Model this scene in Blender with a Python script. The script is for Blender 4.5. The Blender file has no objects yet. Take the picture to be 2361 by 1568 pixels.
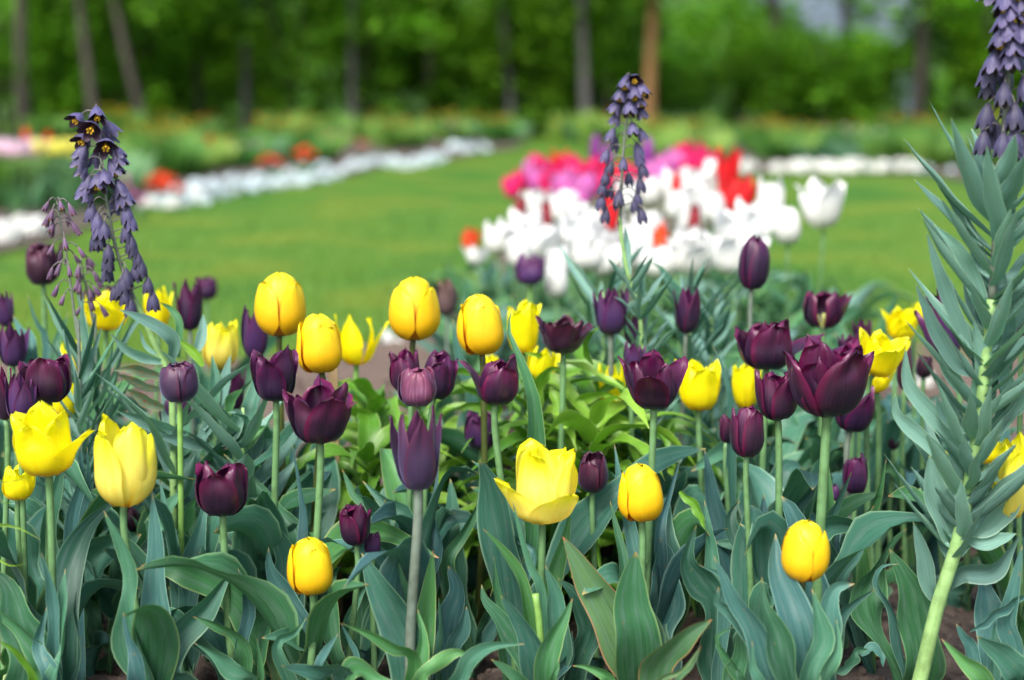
import bpy, math, random
from mathutils import Vector, Matrix
R = math.radians
rnd = random.Random(11)
SC = bpy.context.scene
COL = SC.collection

# ------------------------------------------------------------------ camera, sky, sun, exposure
CAM_H, F_PX, W_PX, H_PX = 0.70, 3400.0, 2360.0, 1568.0
PITCH = math.atan((784 - 230) / F_PX)
cd = bpy.data.cameras.new('camera'); cam = bpy.data.objects.new('camera', cd); COL.objects.link(cam)
cam.location = (0, 0, CAM_H); cam.rotation_euler = (R(90) - PITCH, 0, 0)
cd.sensor_width = 36; cd.lens = 36 * F_PX / W_PX
cd.clip_start = 0.05; cd.clip_end = 600
cd.dof.use_dof = True; cd.dof.focus_distance = 1.66; cd.dof.aperture_fstop = 2.5
SC.camera = cam
w = bpy.data.worlds.new('World'); SC.world = w; w.use_nodes = True
nt = w.node_tree; bg = nt.nodes['Background']
sky = nt.nodes.new('ShaderNodeTexSky'); sky.sky_type = 'NISHITA'; sky.sun_disc = False
SUN_EL, SUN_AZ = R(52), R(205)          # azimuth clockwise from +Y: behind the camera, a little to the left
sky.sun_elevation = SUN_EL; sky.sun_rotation = SUN_AZ
sky.air_density = 1.0; sky.dust_density = 4.0; sky.ozone_density = 1.0
nt.links.new(sky.outputs[0], bg.inputs[0]); bg.inputs[1].default_value = 0.11
ld = bpy.data.lights.new('sun', 'SUN'); ld.energy = 1.6; ld.angle = R(18); ld.color = (1, 0.975, 0.94)
sun = bpy.data.objects.new('sun', ld); COL.objects.link(sun)
sd = Vector((math.sin(SUN_AZ) * math.cos(SUN_EL), math.cos(SUN_AZ) * math.cos(SUN_EL), math.sin(SUN_EL)))
sun.rotation_euler = sd.to_track_quat('Z', 'Y').to_euler(); sun.location = (0, -5, 10)
SC.view_settings.view_transform = 'Standard'; SC.view_settings.look = 'None'
SC.view_settings.gamma = 1.0; SC.view_settings.exposure = 1.38
SC.render.engine = 'CYCLES'
SC.cycles.max_bounces = 6; SC.cycles.transparent_max_bounces = 4; SC.cycles.use_denoising = True

# ------------------------------------------------------------------ helpers
CP, SP = math.cos(PITCH), math.sin(PITCH)
def pt(x, y, D):
    """world point seen at picture position (x, y) at forward distance D"""
    cx = (x - W_PX / 2) / F_PX; cy = -(y - H_PX / 2) / F_PX
    d = Vector((cx, CP + cy * SP, -SP + cy * CP))
    k = D / d.y
    return Vector((d.x * k, D, CAM_H + d.z * k))
def gx(x, D):
    """ground point under picture column x at distance D"""
    dz = -CAM_H / D
    # camera-space depth of the ground point
    dep = D * CP + CAM_H * SP
    return Vector(((x - W_PX / 2) / F_PX * dep, D, 0))
def px2m(D): return D / F_PX
def proj(p):
    z = p[2] - CAM_H; dep = p[1]*CP - z*SP
    return W_PX/2 + F_PX*p[0]/dep, H_PX/2 - F_PX*(p[1]*SP + z*CP)/dep

def empty(name, label, cat, loc, group=None):
    o = bpy.data.objects.new(name, None); COL.objects.link(o); o.location = loc
    o.empty_display_size = 0.02
    o['label'] = label; o['category'] = cat
    if group: o['group'] = group
    return o
def mesh(name, V, F, mat, parent=None, uv=None, origin=None, smooth=True):
    m = bpy.data.meshes.new(name)
    if origin is not None: V = [(v[0]-origin[0], v[1]-origin[1], v[2]-origin[2]) for v in V]
    m.from_pydata([tuple(v) for v in V], [], F)
    if smooth: m.polygons.foreach_set('use_smooth', [True] * len(m.polygons))
    if uv:
        l = m.uv_layers.new(name='UVMap'); li = [0] * len(m.loops); m.loops.foreach_get('vertex_index', li)
        flat = []
        for i in li: flat.extend(uv[i])
        l.data.foreach_set('uv', flat)
    if isinstance(mat, (list, tuple)):
        for q in mat: m.materials.append(q)
    else: m.materials.append(mat)
    o = bpy.data.objects.new(name, m); COL.objects.link(o)
    if parent: o.parent = parent
    return o
def tag(o, label=None, cat=None, group=None, kind=None):
    if label: o['label'] = label
    if cat: o['category'] = cat
    if group: o['group'] = group
    if kind: o['kind'] = kind
    return o
def copy_tree(o, parent=None):
    c = o.copy(); COL.objects.link(c); c.parent = parent
    for ch in list(o.children): copy_tree(ch, c)
    return c
def catmull(P, n):
    P = [Vector(p) for p in P]
    if len(P) == 2: return [P[0].lerp(P[1], i / n) for i in range(n + 1)]
    Q = [P[0] * 2 - P[1]] + P + [P[-1] * 2 - P[-2]]
    L = [0]
    for i in range(len(P) - 1): L.append(L[-1] + (P[i+1] - P[i]).length)
    out = []
    for k in range(n + 1):
        s = L[-1] * k / n; i = 0
        while i < len(P) - 2 and s > L[i+1]: i += 1
        t = (s - L[i]) / max(1e-9, L[i+1] - L[i])
        a, b, c, d = Q[i:i+4]
        out.append(0.5 * ((2*b) + (-a + c)*t + (2*a - 5*b + 4*c - d)*t*t + (-a + 3*b - 3*c + d)*t**3))
    return out
def tube_data(P, r0, r1, n=16, k=10, cap=True, wob=0):
    C = catmull(P, n); V = []; F = []; UV = []
    prev = None
    for i, c in enumerate(C):
        T = (C[min(i+1, n)] - C[max(i-1, 0)]).normalized()
        a = Vector((1, 0, 0)) if prev is None else prev
        S = (a - T * a.dot(T)).normalized(); prev = S; B = T.cross(S)
        r = r0 + (r1 - r0) * i / n
        for j in range(k):
            q = 2 * math.pi * j / k
            rr = r * (1 + (wob * math.sin(3 * q + i) if wob else 0))
            V.append(c + S * math.cos(q) * rr + B * math.sin(q) * rr); UV.append((j / k, i / n))
    for i in range(n):
        for j in range(k):
            F.append((i*k + j, i*k + (j+1) % k, (i+1)*k + (j+1) % k, (i+1)*k + j))
    if cap:
        F.append(tuple(range(n*k, n*k + k)))
    return V, F, UV
def tube(name, P, r0, r1, mat, parent, origin, n=16, k=10, wob=0):
    V, F, UV = tube_data(P, r0, r1, n, k, True, wob)
    return mesh(name, V, F, mat, parent, UV, origin)
def ribbon_data(P, width, roll=0, fold=0.25, wave=0.0, wfreq=2.5, n=22, nu=6, peak=0.42, tip=1.0, base=0.35, N0=None, rng=rnd, twist=0):
    """a leaf blade along P; width in metres; roll in degrees turns its face away from the camera"""
    C = catmull(P, n); V = []; F = []; UV = []; ph = rng.uniform(0, 6.3); ph2 = rng.uniform(0, 6.3)
    hint = Vector(N0) if N0 is not None else Vector((0, -1, 0.25))
    a = math.log(0.5) / math.log(peak)
    prevS = None
    for i, c in enumerate(C):
        v = i / n
        T = (C[min(i+1, n)] - C[max(i-1, 0)]).normalized()
        S = T.cross(hint)
        if S.length < 0.15 and prevS is not None: S = prevS - T * prevS.dot(T)
        S.normalize()
        if prevS is not None and S.dot(prevS) < 0: S = -S
        if prevS is not None: S = (S + prevS * 0.8); S = (S - T * S.dot(T)).normalized()
        prevS = S
        N = S.cross(T).normalized()
        ang = R(roll + twist * v)
        S2 = S * math.cos(ang) + N * math.sin(ang); N2 = N * math.cos(ang) - S * math.sin(ang)
        f = math.sin(math.pi * min(1, v ** a)) ** tip if v < 1 else 0
        if v < peak: f = max(f, base + (1 - base) * (v / peak) ** 1.0 if False else f); f = base + (1 - base) * f
        f = max(f, 0.015)
        for j in range(nu + 1):
            u = 2 * j / nu - 1
            side = 1 if u > 0 else -1
            wv = wave * width * math.sin(wfreq * 2 * math.pi * v + (ph if side > 0 else ph2)) * abs(u) ** 1.5 * min(1, 4 * v) * min(1, 4 * (1 - v))
            off = fold * width * f * (abs(u) ** 1.4)
            lw_ = 1 + 1.7 * wave * math.sin(wfreq * 2 * math.pi * v + (ph if side > 0 else ph2) + 1.2) * min(1, 4 * (1 - v))
            V.append(c + S2 * (u * width * 0.5 * f * lw_ * (1 - 0.25 * fold)) + N2 * (off + wv)); UV.append(((u + 1) / 2, v))
    k = nu + 1
    for i in range(n):
        for j in range(nu): F.append((i*k + j, i*k + j + 1, (i+1)*k + j + 1, (i+1)*k + j))
    return V, F, UV
def leaf(P, width, mat, parent, origin, name='leaf', **kw):
    V, F, UV = ribbon_data(P, width, **kw)
    return mesh(name, V, F, mat, parent, UV, origin)

# ------------------------------------------------------------------ materials
def newmat(name):
    m = bpy.data.materials.new(name); m.use_nodes = True
    n = m.node_tree.nodes; b = n['Principled BSDF']
    return m, n, m.node_tree.links, b
def ramp(n, stops, interp='EASE'):
    r = n.new('ShaderNodeValToRGB'); e = r.color_ramp; e.interpolation = interp
    while len(e.elements) < len(stops): e.elements.new(0.5)
    for el, (p, c) in zip(e.elements, stops): el.position = p; el.color = (*c, 1)
    return r
def mathn(n, l, op, a, b=None, clamp=False):
    m = n.new('ShaderNodeMath'); m.operation = op; m.use_clamp = clamp
    for i, q in enumerate((a, b)):
        if q is None: continue
        if isinstance(q, (int, float)): m.inputs[i].default_value = q
        else: l.new(q, m.inputs[i])
    return m.outputs[0]
def mixc(n, l, fac, a, b, mode='MIX'):
    m = n.new('ShaderNodeMix'); m.data_type = 'RGBA'; m.blend_type = mode
    if isinstance(fac, (int, float)): m.inputs[0].default_value = fac
    else: l.new(fac, m.inputs[0])
    for i, q in ((6, a), (7, b)):
        if isinstance(q, tuple): m.inputs[i].default_value = (*q, 1)
        else: l.new(q, m.inputs[i])
    return m.outputs[2]
def uvxy(n, l):
    uv = n.new('ShaderNodeUVMap'); uv.uv_map = 'UVMap'; s = n.new('ShaderNodeSeparateXYZ'); l.new(uv.outputs[0], s.inputs[0])
    return uv.outputs[0], s.outputs[0], s.outputs[1]
def noise(n, l, scale, vec=None, detail=3, stretch=None):
    t = n.new('ShaderNodeTexNoise'); t.inputs['Scale'].default_value = scale; t.inputs['Detail'].default_value = detail
    if vec is not None:
        if stretch:
            mp = n.new('ShaderNodeMapping'); mp.inputs['Scale'].default_value = stretch; l.new(vec, mp.inputs[0]); vec = mp.outputs[0]
        l.new(vec, t.inputs['Vector'])
    return t.outputs[0]
def addtrans(m, n, l, b, col, amt):
    """thin leaf or petal: some light passes through"""
    t = n.new('ShaderNodeBsdfTranslucent'); mx = n.new('ShaderNodeMixShader'); mx.inputs[0].default_value = amt
    if isinstance(col, tuple): t.inputs[0].default_value = (*col, 1)
    else: l.new(col, t.inputs[0])
    l.new(b.outputs[0], mx.inputs[1]); l.new(t.outputs[0], mx.inputs[2])
    l.new(mx.outputs[0], n['Material Output'].inputs[0])
def leafmat(name, c1, c2, edge, rough=0.42, trans=0.2, streak=0.35, tipc=None, vein=None, blot=None, hue=0.03, powder=0.3):
    m, n, l, b = newmat(name)
    uv, u, v = uvxy(n, l)
    oi = n.new('ShaderNodeObjectInfo'); rn = oi.outputs['Random']
    nz = noise(n, l, 5, uv, 3, (1.2, 0.9, 1))
    tc = n.new('ShaderNodeTexCoord')
    nz2 = noise(n, l, 28, tc.outputs['Object'], 3)
    base = mixc(n, l, mathn(n, l, 'ADD', mathn(n, l, 'MULTIPLY', nz2, 0.7), mathn(n, l, 'MULTIPLY', rn, 0.5), True), c1, c2)
    # fine veins running the length of the blade
    st = noise(n, l, 1, uv, 2, (46, 1.2, 1))
    k = ramp(n, [(0.3, (1-streak,)*3), (0.7, (1 + 0.25*streak,)*3)]); l.new(st, k.inputs[0])
    base = mixc(n, l, 1.0, base, k.outputs[0], 'MULTIPLY')
    au = mathn(n, l, 'ABSOLUTE', mathn(n, l, 'SUBTRACT', u, 0.5))
    pw = ramp(n, [(0.42, (0, 0, 0)), (0.68, (1, 1, 1))]); l.new(nz, pw.inputs[0])
    base = mixc(n, l, mathn(n, l, 'MULTIPLY', pw.outputs[0], powder), base, (0.17, 0.27, 0.24))
    e = ramp(n, [(0.44, (0, 0, 0)), (0.492, (1, 1, 1))]); l.new(au, e.inputs[0])
    base = mixc(n, l, mathn(n, l, 'MULTIPLY', e.outputs[0], 0.85), base, edge)
    if vein:
        e2 = ramp(n, [(0.0, (1, 1, 1)), (0.05, (0, 0, 0))]); l.new(au, e2.inputs[0])
        base = mixc(n, l, mathn(n, l, 'MULTIPLY', e2.outputs[0], 0.5), base, vein)
    if tipc:
        e3 = ramp(n, [(0.965, (0, 0, 0)), (1.0, (1, 1, 1))]); l.new(v, e3.inputs[0])
        base = mixc(n, l, mathn(n, l, 'MULTIPLY', e3.outputs[0], 0.9), base, tipc)
    if blot:
        nb = noise(n, l, 3.5, uv, 4, (1, 2, 1)); e4 = ramp(n, [(0.5, (0, 0, 0)), (0.66, (1, 1, 1))]); l.new(nb, e4.inputs[0])
        base = mixc(n, l, e4.outputs[0], base, blot)
    sp = noise(n, l, 1, tc.outputs['Object'], 2, (140, 140, 90)); e5 = ramp(n, [(0.70, (0, 0, 0)), (0.76, (1, 1, 1))]); l.new(sp, e5.inputs[0])
    base = mixc(n, l, mathn(n, l, 'MULTIPLY', e5.outputs[0], 0.55), base, (0.22, 0.19, 0.10))
    hs = n.new('ShaderNodeHueSaturation'); l.new(base, hs.inputs['Color'])
    l.new(mathn(n, l, 'ADD', mathn(n, l, 'MULTIPLY', rn, 0.5), 0.75), hs.inputs['Value'])
    l.new(mathn(n, l, 'ADD', mathn(n, l, 'MULTIPLY', rn, -hue*2), 0.5 + hue), hs.inputs['Hue'])
    col = hs.outputs[0]
    l.new(col, b.inputs['Base Color']); b.inputs['Roughness'].default_value = rough
    b.inputs['Specular IOR Level'].default_value = 0.45 if rough < .35 else 0.28
    bp = n.new('ShaderNodeBump'); bp.inputs['Strength'].default_value = 0.35; bp.inputs['Distance'].default_value = 0.001
    l.new(st, bp.inputs['Height']); l.new(bp.outputs[0], b.inputs['Normal'])
    addtrans(m, n, l, b, mixc(n, l, 1, col, (0.95, 1.25, 0.6), 'MULTIPLY'), trans)
    return m
M = {}
M['leaf'] = leafmat('tulip_leaf', (0.034, 0.140, 0.085), (0.080, 0.240, 0.165), (0.24, 0.42, 0.26), tipc=(0.45, 0.35, 0.12))
M['leaf_green'] = leafmat('green_tulip_leaf', (0.040, 0.165, 0.050), (0.085, 0.275, 0.10), (0.30, 0.44, 0.18), tipc=(0.5, 0.28, 0.10))
M['leaf_blue'] = leafmat('bluish_tulip_leaf', (0.038, 0.135, 0.120), (0.082, 0.225, 0.205), (0.24, 0.42, 0.34), tipc=(0.45, 0.35, 0.15))
M['leaf_dark'] = leafmat('dark_tulip_leaf', (0.024, 0.105, 0.052), (0.052, 0.170, 0.092), (0.16, 0.32, 0.17), tipc=(0.35, 0.30, 0.1))
M['leaf_olive'] = leafmat('olive_tulip_leaf', (0.09, 0.22, 0.08), (0.15, 0.29, 0.12), (0.48, 0.26, 0.14), tipc=(0.55, 0.18, 0.10))
M['frit_leaf'] = leafmat('fritillary_leaf', (0.125, 0.285, 0.235), (0.225, 0.42, 0.355), (0.38, 0.56, 0.43), rough=0.5, tipc=(0.5, 0.6, 0.2), streak=0.3, hue=0.01)
M['frit_leaf_brown'] = leafmat('browning_leaf', (0.12, 0.2, 0.11), (0.2, 0.3, 0.18), (0.35, 0.3, 0.15), rough=0.5, tipc=(0.5, 0.3, 0.2), blot=(0.33, 0.17, 0.08))
M['lily_leaf'] = leafmat('lily_leaf', (0.095, 0.26, 0.018), (0.21, 0.44, 0.045), (0.36, 0.54, 0.14), powder=0, rough=0.28, streak=0.3, tipc=(0.6, 0.6, 0.25), vein=(0.25, 0.42, 0.1), hue=0.015)
def stemmat(name, c1, c2):
    m, n, l, b = newmat(name); uv, u, v = uvxy(n, l)
    st = noise(n, l, 1, uv, 2, (16, 4, 1))
    tc = n.new('ShaderNodeTexCoord'); mo = noise(n, l, 70, tc.outputs['Object'], 5); mr = ramp(n, [(.3, (.72, .72, .66)), (.62, (1.05, 1.05, 1.05))]); l.new(mo, mr.inputs[0])
    l.new(mixc(n, l, 1, mixc(n, l, st, c1, c2), mr.outputs[0], 'MULTIPLY'), b.inputs['Base Color']); b.inputs['Roughness'].default_value = 0.5
    return m
M['stem'] = stemmat('stem_green', (0.09, 0.21, 0.075), (0.17, 0.33, 0.14))
M['stem_grey'] = stemmat('stem_greyish', (0.11, 0.17, 0.13), (0.2, 0.23, 0.19))
M['stem_dark'] = stemmat('stem_olive_dark', (0.05, 0.08, 0.012), (0.10, 0.12, 0.03))
M['stem_bright'] = stemmat('stem_bright', (0.16, 0.36, 0.06), (0.28, 0.48, 0.13))
M['stem_frit'] = stemmat('stem_fritillary', (0.19, 0.37, 0.10), (0.34, 0.53, 0.22))
M['stem_frit_up'] = stemmat('stem_fritillary_upper', (0.12, 0.15, 0.12), (0.2, 0.22, 0.17))
def petalmat(name, low, mid, high, streakc, smix=0.35, rough=0.4, trans=0.12, edge=None, ew=.30, sheen=0.0, basespot=None, bs=(.10, .34), vals=0.35, bump=0.5, sa=26, inner=None):
    """petal colour runs from its base (low) to its tip (high), with streaks along it"""
    m, n, l, b = newmat(name); uv, u, v = uvxy(n, l)
    oi = n.new('ShaderNodeObjectInfo'); rn = oi.outputs['Random']
    warp = noise(n, l, 3, uv, 3, (2, 1.5, 1))
    vv = mathn(n, l, 'ADD', v, mathn(n, l, 'MULTIPLY', mathn(n, l, 'SUBTRACT', warp, 0.5), 0.35), True)
    r = ramp(n, [(0.0, low), (0.5, mid), (1.0, high)]); l.new(vv, r.inputs[0])
    st = noise(n, l, 1, uv, 3, (sa, 1.6, 1)); k = ramp(n, [(0.42, (0, 0, 0)), (0.72, (1, 1, 1))]); l.new(st, k.inputs[0])
    c = mixc(n, l, mathn(n, l, 'MULTIPLY', k.outputs[0], smix), r.outputs[0], streakc)
    au = mathn(n, l, 'ABSOLUTE', mathn(n, l, 'SUBTRACT', u, 0.5))
    if edge:
        e = ramp(n, [(ew, (0, 0, 0)), (0.5, (1, 1, 1))]); l.new(au, e.inputs[0])
        c = mixc(n, l, mathn(n, l, 'MULTIPLY', e.outputs[0], 0.6), c, edge)
    if basespot:
        bsr = ramp(n, [(bs[0], (1, 1, 1)), (bs[1], (0, 0, 0))]); l.new(mathn(n, l, 'ADD', v, mathn(n, l, 'MULTIPLY', au, 0.35)), bsr.inputs[0])
        c = mixc(n, l, mathn(n, l, 'MULTIPLY', bsr.outputs[0], 0.9), c, basespot)
    hs = n.new('ShaderNodeHueSaturation'); l.new(c, hs.inputs['Color'])
    l.new(mathn(n, l, 'ADD', mathn(n, l, 'MULTIPLY', rn, vals), 1 - vals / 2), hs.inputs['Value'])
    c = hs.outputs[0]
    if inner:
        gm = n.new('ShaderNodeNewGeometry'); c = mixc(n, l, mathn(n, l, 'MULTIPLY', gm.outputs['Backfacing'], 0.8), c, inner)
    l.new(c, b.inputs['Base Color']); b.inputs['Roughness'].default_value = rough
    b.inputs['Sheen Weight'].default_value = sheen; b.inputs['Sheen Tint'].default_value = (0.55, 0.5, 0.9, 1); b.inputs['Sheen Roughness'].default_value = 0.4
    bp = n.new('ShaderNodeBump'); bp.inputs['Strength'].default_value = bump; bp.inputs['Distance'].default_value = 0.001
    l.new(st, bp.inputs['Height']); l.new(bp.outputs[0], b.inputs['Normal'])
    addtrans(m, n, l, b, c, trans)
    return m
M['P'] = petalmat('petal_plum', (0.011, 0.011, 0.026), (0.019, 0.008, 0.032), (0.078, 0.004, 0.050), (0.085, 0.024, 0.105), edge=(0.14, 0.003, 0.066), sheen=0.06, rough=0.36, smix=.45)
M['PC'] = petalmat('petal_crimson_plum', (0.011, 0.011, 0.024), (0.020, 0.008, 0.026), (0.092, 0.003, 0.044), (0.095, 0.018, 0.075), edge=(0.165, 0.003, 0.056), sheen=0.06, rough=0.36, smix=.4)
M['PV'] = petalmat('petal_violet', (0.020, 0.014, 0.050), (0.055, 0.020, 0.095), (0.085, 0.012, 0.065), (0.11, 0.045, 0.17), edge=(0.12, 0.008, 0.08), sheen=0.12, rough=0.42)
M['PG'] = petalmat('petal_slate_violet', (0.050, 0.038, 0.095), (0.045, 0.022, 0.070), (0.08, 0.010, 0.050), (0.015, 0.008, 0.02), smix=0.3, edge=(0.10, 0.012, 0.05), sheen=0.35, rough=0.45)
M['PD'] = petalmat('petal_near_black', (0.012, 0.009, 0.018), (0.022, 0.006, 0.018), (0.07, 0.007, 0.028), (0.05, 0.014, 0.04), edge=(0.085, 0.008, 0.03), sheen=0.2, rough=0.4)
M['PS'] = petalmat('petal_striped_plum', (0.05, 0.03, 0.075), (0.11, 0.03, 0.075), (0.14, 0.018, 0.05), (0.30, 0.10, 0.19), smix=0.6, edge=(0.12, 0.01, 0.04), sheen=0.3, sa=16)
M['Y'] = petalmat('petal_yellow', (0.90, 0.46, 0.008), (0.95, 0.84, 0.004), (0.96, 0.94, 0.003), (0.93, 0.64, 0.006), smix=0.3, rough=0.42, trans=0.3, vals=0.1, basespot=(0.80, 0.30, 0.01), bump=0.3)
M['YC'] = petalmat('petal_cream_yellow', (0.90, 0.62, 0.04), (0.95, 0.86, 0.17), (0.96, 0.94, 0.006), (0.93, 0.58, 0.01), smix=0.4, rough=0.42, trans=0.3, vals=0.1, basespot=(0.80, 0.38, 0.02), sa=8, bump=0.3)
M['YE'] = petalmat('petal_golden', (0.80, 0.26, 0.003), (0.90, 0.54, 0.004), (0.93, 0.76, 0.004), (0.86, 0.44, 0.005), edge=(0.80, 0.36, 0.005), ew=.46, smix=0.45, rough=0.5, trans=0.18, vals=0.1, sa=34, bump=0.35)
M['YI'] = petalmat('petal_orange_base', (0.80, 0.40, 0.004), (0.90, 0.62, 0.004), (0.93, 0.80, 0.005), (0.84, 0.42, 0.005), smix=0.3, rough=0.5, trans=0.12, basespot=(0.50, 0.12, 0.006), bs=(.44, .66), vals=0.1, sa=34)
M['W'] = petalmat('petal_white', (0.62, 0.72, 0.45), (0.84, 0.85, 0.80), (0.86, 0.86, 0.84), (0.8, 0.82, 0.78), smix=0.2, trans=0.3, vals=0.05, bump=0.2)
M['K'] = petalmat('petal_pink', (0.65, 0.12, 0.30), (0.78, 0.012, 0.15), (0.82, 0.014, 0.14), (0.76, 0.06, 0.34), smix=0.3, trans=0.25, vals=0.2)
M['L'] = petalmat('petal_lilac', (0.60, 0.25, 0.45), (0.62, 0.10, 0.42), (0.72, 0.20, 0.55), (0.8, 0.3, 0.6), smix=0.3, trans=0.25, vals=0.2)
M['PALE'] = petalmat('petal_pale_pink', (0.75, 0.6, 0.6), (0.80, 0.55, 0.66), (0.82, 0.62, 0.74), (0.8, 0.5, 0.6), smix=0.3, trans=0.25, vals=0.1)
M['RD'] = petalmat('petal_red', (0.6, 0.02, 0.012), (0.70, 0.012, 0.018), (0.75, 0.014, 0.016), (0.35, 0.006, 0.02), smix=0.3, trans=0.2, vals=0.2)
M['OR'] = petalmat('petal_orange_red', (0.85, 0.25, 0.05), (0.85, 0.09, 0.02), (0.85, 0.07, 0.015), (0.8, 0.15, 0.03), smix=0.3, trans=0.2, vals=0.2)
M['DR'] = petalmat('petal_dark_red', (0.12, 0.02, 0.02), (0.22, 0.012, 0.02), (0.25, 0.012, 0.02), (0.2, 0.02, 0.03), smix=0.3, trans=0.1)
M['PU'] = petalmat('petal_purple', (0.2, 0.03, 0.2), (0.22, 0.03, 0.25), (0.2, 0.02, 0.22), (0.3, 0.05, 0.3), smix=0.3)
M['YL'] = petalmat('petal_lemon', (0.8, 0.8, 0.2), (0.85, 0.8, 0.12), (0.85, 0.82, 0.15), (0.8, 0.7, 0.1), smix=0.2, trans=0.25)
M['BR'] = petalmat('petal_withered', (0.06, 0.035, 0.05), (0.10, 0.06, 0.06), (0.13, 0.07, 0.06), (0.2, 0.12, 0.1), smix=0.4, rough=0.7)
M['bell'] = petalmat('bell_grape', (0.020, 0.017, 0.042), (0.060, 0.052, 0.135), (0.055, 0.042, 0.105), (0.19, 0.17, 0.36), smix=0.6, sheen=0.2, rough=0.5, trans=0.06, inner=(0.035, 0.005, 0.012), vals=0.35, sa=18)
M['bell_low'] = petalmat('bell_slate', (0.020, 0.017, 0.042), (0.036, 0.032, 0.085), (0.022, 0.018, 0.045), (0.10, 0.09, 0.20), smix=0.5, sheen=0.2, rough=0.5, trans=0.05, inner=(0.03, 0.006, 0.015), vals=0.35, sa=18)
M['bell_old'] = petalmat('bell_withered', (0.20, 0.12, 0.16), (0.12, 0.06, 0.14), (0.09, 0.02, 0.05), (0.22, 0.16, 0.26), smix=0.5, sheen=0.3, rough=0.6, inner=(0.05, 0.008, 0.02), vals=0.4, sa=12)
def plain(name, c, rough=0.6, c2=None, scale=30):
    m, n, l, b = newmat(name)
    if c2:
        tc = n.new('ShaderNodeTexCoord'); l.new(mixc(n, l, noise(n, l, scale, tc.outputs['Object'], 4), c, c2), b.inputs['Base Color'])
    else: b.inputs['Base Color'].default_value = (*c, 1)
    b.inputs['Roughness'].default_value = rough
    return m
M['anther'] = plain('anther_yellow', (0.8, 0.5, 0.02), 0.7, (0.7, 0.35, 0.02), 200)
M['pistil'] = plain('pistil', (0.35, 0.4, 0.12), 0.6, (0.5, 0.5, 0.15), 100)
M['stalk'] = plain('stalk_purple', (0.10, 0.10, 0.09), 0.6, (0.2, 0.17, 0.18), 60)
M['wood'] = plain('stake_wood', (0.42, 0.28, 0.14), 0.8, (0.55, 0.38, 0.2), 40)
# ------------------------------------------------------------------ ground
def grid(name, x0, x1, y0, y1, nx, ny, zf, mat):
    V = []; F = []
    for j in range(ny + 1):
        for i in range(nx + 1):
            x = x0 + (x1-x0)*i/nx; y = y0 + (y1-y0)*j/ny; V.append((x, y, zf(x, y)))
    for j in range(ny):
        for i in range(nx):
            a = j*(nx+1) + i; F.append((a, a+1, a+nx+2, a+nx+1))
    return mesh(name, V, F, mat)
from mathutils import noise as mn
def lawnmat():
    m, n, l, b = newmat('lawn_grass'); tc = n.new('ShaderNodeTexCoord'); p = tc.outputs['Object']
    a = noise(n, l, 1.3, p, 5); r = ramp(n, [(0.35, (0.036, 0.130, 0.016)), (0.50, (0.078, 0.172, 0.015)), (0.64, (0.165, 0.200, 0.018))]); l.new(a, r.inputs[0])
    f = noise(n, l, 60, p, 4); c = mixc(n, l, mathn(n, l, 'MULTIPLY', f, 0.6), r.outputs[0], (0.05, 0.13, 0.015))
    l.new(c, b.inputs['Base Color']); b.inputs['Roughness'].default_value = 0.9; b.inputs['Specular IOR Level'].default_value = .15
    bp = n.new('ShaderNodeBump'); bp.inputs['Strength'].default_value = 0.6; bp.inputs['Distance'].default_value = 0.02; l.new(f, bp.inputs['Height']); l.new(bp.outputs[0], b.inputs['Normal'])
    return m
def soilmat(name, a, bb, c3):
    m, n, l, b = newmat(name); tc = n.new('ShaderNodeTexCoord'); p = tc.outputs['Object']
    f = noise(n, l, 55, p, 8); r = ramp(n, [(0.3, a), (0.6, bb), (0.8, c3)]); l.new(f, r.inputs[0])
    g = noise(n, l, 2.5, p, 3)
    l.new(mixc(n, l, mathn(n, l, 'MULTIPLY', g, 0.5), r.outputs[0], a), b.inputs['Base Color']); b.inputs['Roughness'].default_value = 0.95
    h = noise(n, l, 130, p, 8)
    bp = n.new('ShaderNodeBump'); bp.inputs['Strength'].default_value = 0.9; bp.inputs['Distance'].default_value = 0.006; l.new(h, bp.inputs['Height']); l.new(bp.outputs[0], b.inputs['Normal'])
    return m
M['lawn'] = lawnmat()
M['soil'] = soilmat('soil_moist', (0.045, 0.032, 0.026), (0.12, 0.088, 0.070), (0.25, 0.20, 0.165))
M['soil_dry'] = soilmat('soil_dry', (0.09, 0.062, 0.045), (0.165, 0.115, 0.085), (0.30, 0.22, 0.17))
tag(grid('lawn', -150, 150, -10, 320, 60, 60, lambda x, y: -0.006, M['lawn']), kind='structure')
def hz(x, y):
    e = 0.022 * mn.noise(Vector((x*7, y*7, 0))) + 0.014 * mn.noise(Vector((x*23, y*23, 3))) + 0.008 * mn.noise(Vector((x*60, y*60, 5)))
    return 0.012 + max(e, -0.014)
tag(grid('soil_bed', -1.5, 1.5, 0.9, 3.05, 260, 190, hz, M['soil']), kind='structure')
def poly_patch(name, pts, z, mat):
    from mathutils.geometry import tessellate_polygon
    P = [Vector((x, y, z)) for x, y in pts]
    Q = []
    for i, p in enumerate(P):
        q = P[(i+1) % len(P)]; m_ = max(1, int((q-p).length/.12))
        for j in range(m_):
            r_ = p.lerp(q, j/m_); Q.append(r_ + Vector((mn.noise(r_*9)*.03, mn.noise(r_*9 + Vector((5, 5, 5)))*.03, 0)))
    return tag(mesh(name, Q, [tuple(t) for t in tessellate_polygon([Q])], mat), kind='structure')
def gp(x, y):
    """ground position seen at picture (x, y)"""
    cy = -(y - H_PX/2)/F_PX; k = CAM_H / (SP - cy*CP)
    return ((x - W_PX/2)/F_PX*k, (CP + cy*SP)*k)
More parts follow.
